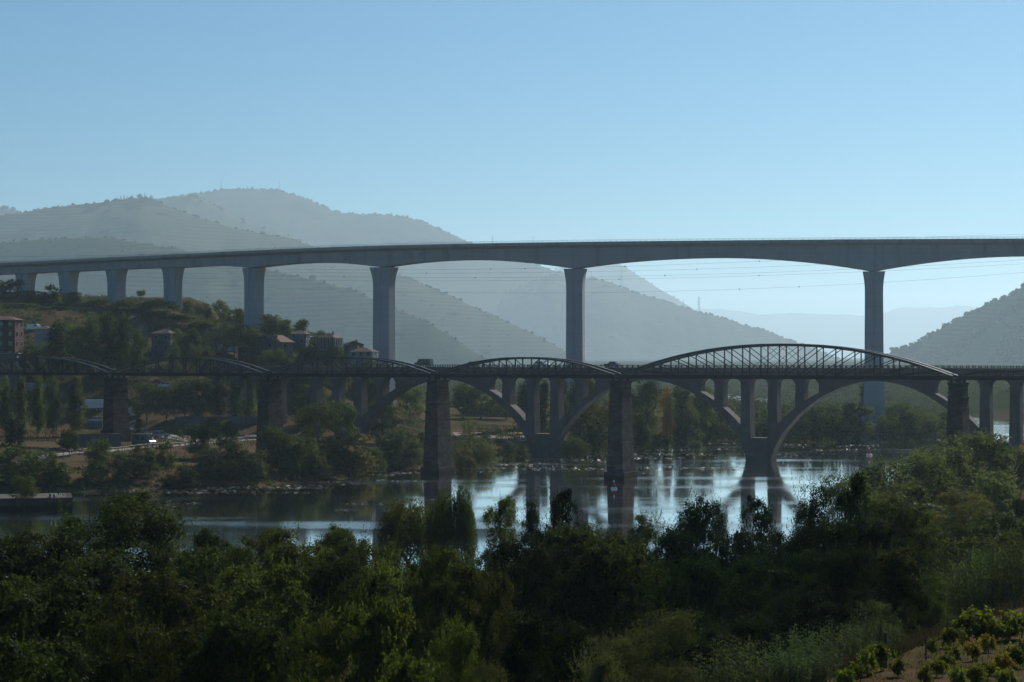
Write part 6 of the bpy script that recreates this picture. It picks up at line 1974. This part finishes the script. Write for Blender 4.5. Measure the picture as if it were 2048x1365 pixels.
undergrowth('flood_plain_scrub', 'dark scrub on the flood plain under the arches', pq[(dq < 60)&(pq[:, 0] > -10) | (dq < 25)], 3.0, 0.5, 'dark', 28, 20)
pt = scatter_box(8600, -240, -28, 575, 800, 0.34, 22.0, 29, 'far')
pt = pt[pt[:, 1] < np.interp(pt[:, 0], [-160, -120, -60], [785, 735, 705])]
undergrowth('slope_scrub', 'dark green scrub covering the town slope', pt, 2.5, 0.46, 'slope', 30, 22)
pe = scatter_box(2600, 60, 172, 622, 780, 0.20, 12.0, 33, 'far')
undergrowth('peninsula_thicket', 'dense thicket filling the far peninsula', pe, 8.0, 0.75, 'dark', 34, 34)
pg = scatter_box(26000, -150, 60, 384, 560, 0.47, 12.0, 31, 'far')
grass_mass('bank_grass', 'dry grass on the left bank', pg, 0.7, 'straw', 32, 0.16)

pfw = scatter_box(3000, -300, 420, 780, 1900, 0.36, 70.0, 35, 'far')
pfw = pfw[(pfw[:, 2] < 11) & (pfw[:, 0] > -60)]
undergrowth('valley_woods', 'hazy woods far up the valley floor', pfw, 11.0, 0.9, 'slope', 36, 64)
pfr = scatter_box(1500, 200, 700, 600, 1700, 0.36, 60.0, 37, 'near')
pfr = pfr[pfr[:, 2] < 13]
undergrowth('valley_woods', 'hazy woods up the right side of the valley floor', pfr, 11.0, 0.9, 'slope', 38, 64)

# --- floating weed: flat mats with upturned leaves in the shallows
def weed(patches):
    r = np.random.default_rng(77)
    C = []
    for x0, x1, y0, y1, n in patches:
        px = x0+(x1-x0)*r.random(n); py = y0+(y1-y0)*r.random(n)
        Y = CAM_H*F/(py-HORIZON); X = (px-1024)*Y/F
        k = (fbm(X*0.35, Y, 7.0, 4) > 0.565)
        X, Y = X[k], Y[k]
        k = river_sd(X, Y) < 0.5
        C.append(np.stack([X[k], Y[k], 0.03+0.05*r.random(k.sum())], -1))
    c = np.concatenate(C)
    n = np.tile(np.array([0, 0, 1.0]), (len(c), 1))
    ax = np.tile(np.array([1.0, 0.0, 0.0]), (len(c), 1))
    v = leaf_quads(c, n, 0.35+0.8*r.random((len(c), 1))**2, r, 0.4, 0.02, axis=ax, jitter=0.22)
    v[:, 2] = np.maximum(v[:, 2], 0.004)
    m = mat_basic('floating_weed', (0.105, 0.09, 0.072), 0.55, 0.5, 0.5, spec=0.4)
    o = link_mesh('floating_weed', np_mesh('floating_weed', v, np.arange(len(v)).reshape(-1, 4), m, False))
    tag(o, 'pale floating weed mats glinting in the shallows', 'water weed', kind='stuff')
weed([(760, 1010, 903, 950, 1500), (1010, 1230, 902, 948, 1700), (1265, 1490, 884, 952, 2600), (1555, 1760, 884, 912, 900), (1740, 1895, 872, 884, 700),
      (90, 420, 966, 990, 900), (400, 740, 962, 992, 700), (330, 860, 996, 1022, 1100), (560, 900, 975, 1000, 900), (600, 860, 940, 965, 700)])
# narrow gravel margin that catches the light along the left shore
sp_ = [p for p in FAR_BANK if -120 < p[0] < 150]
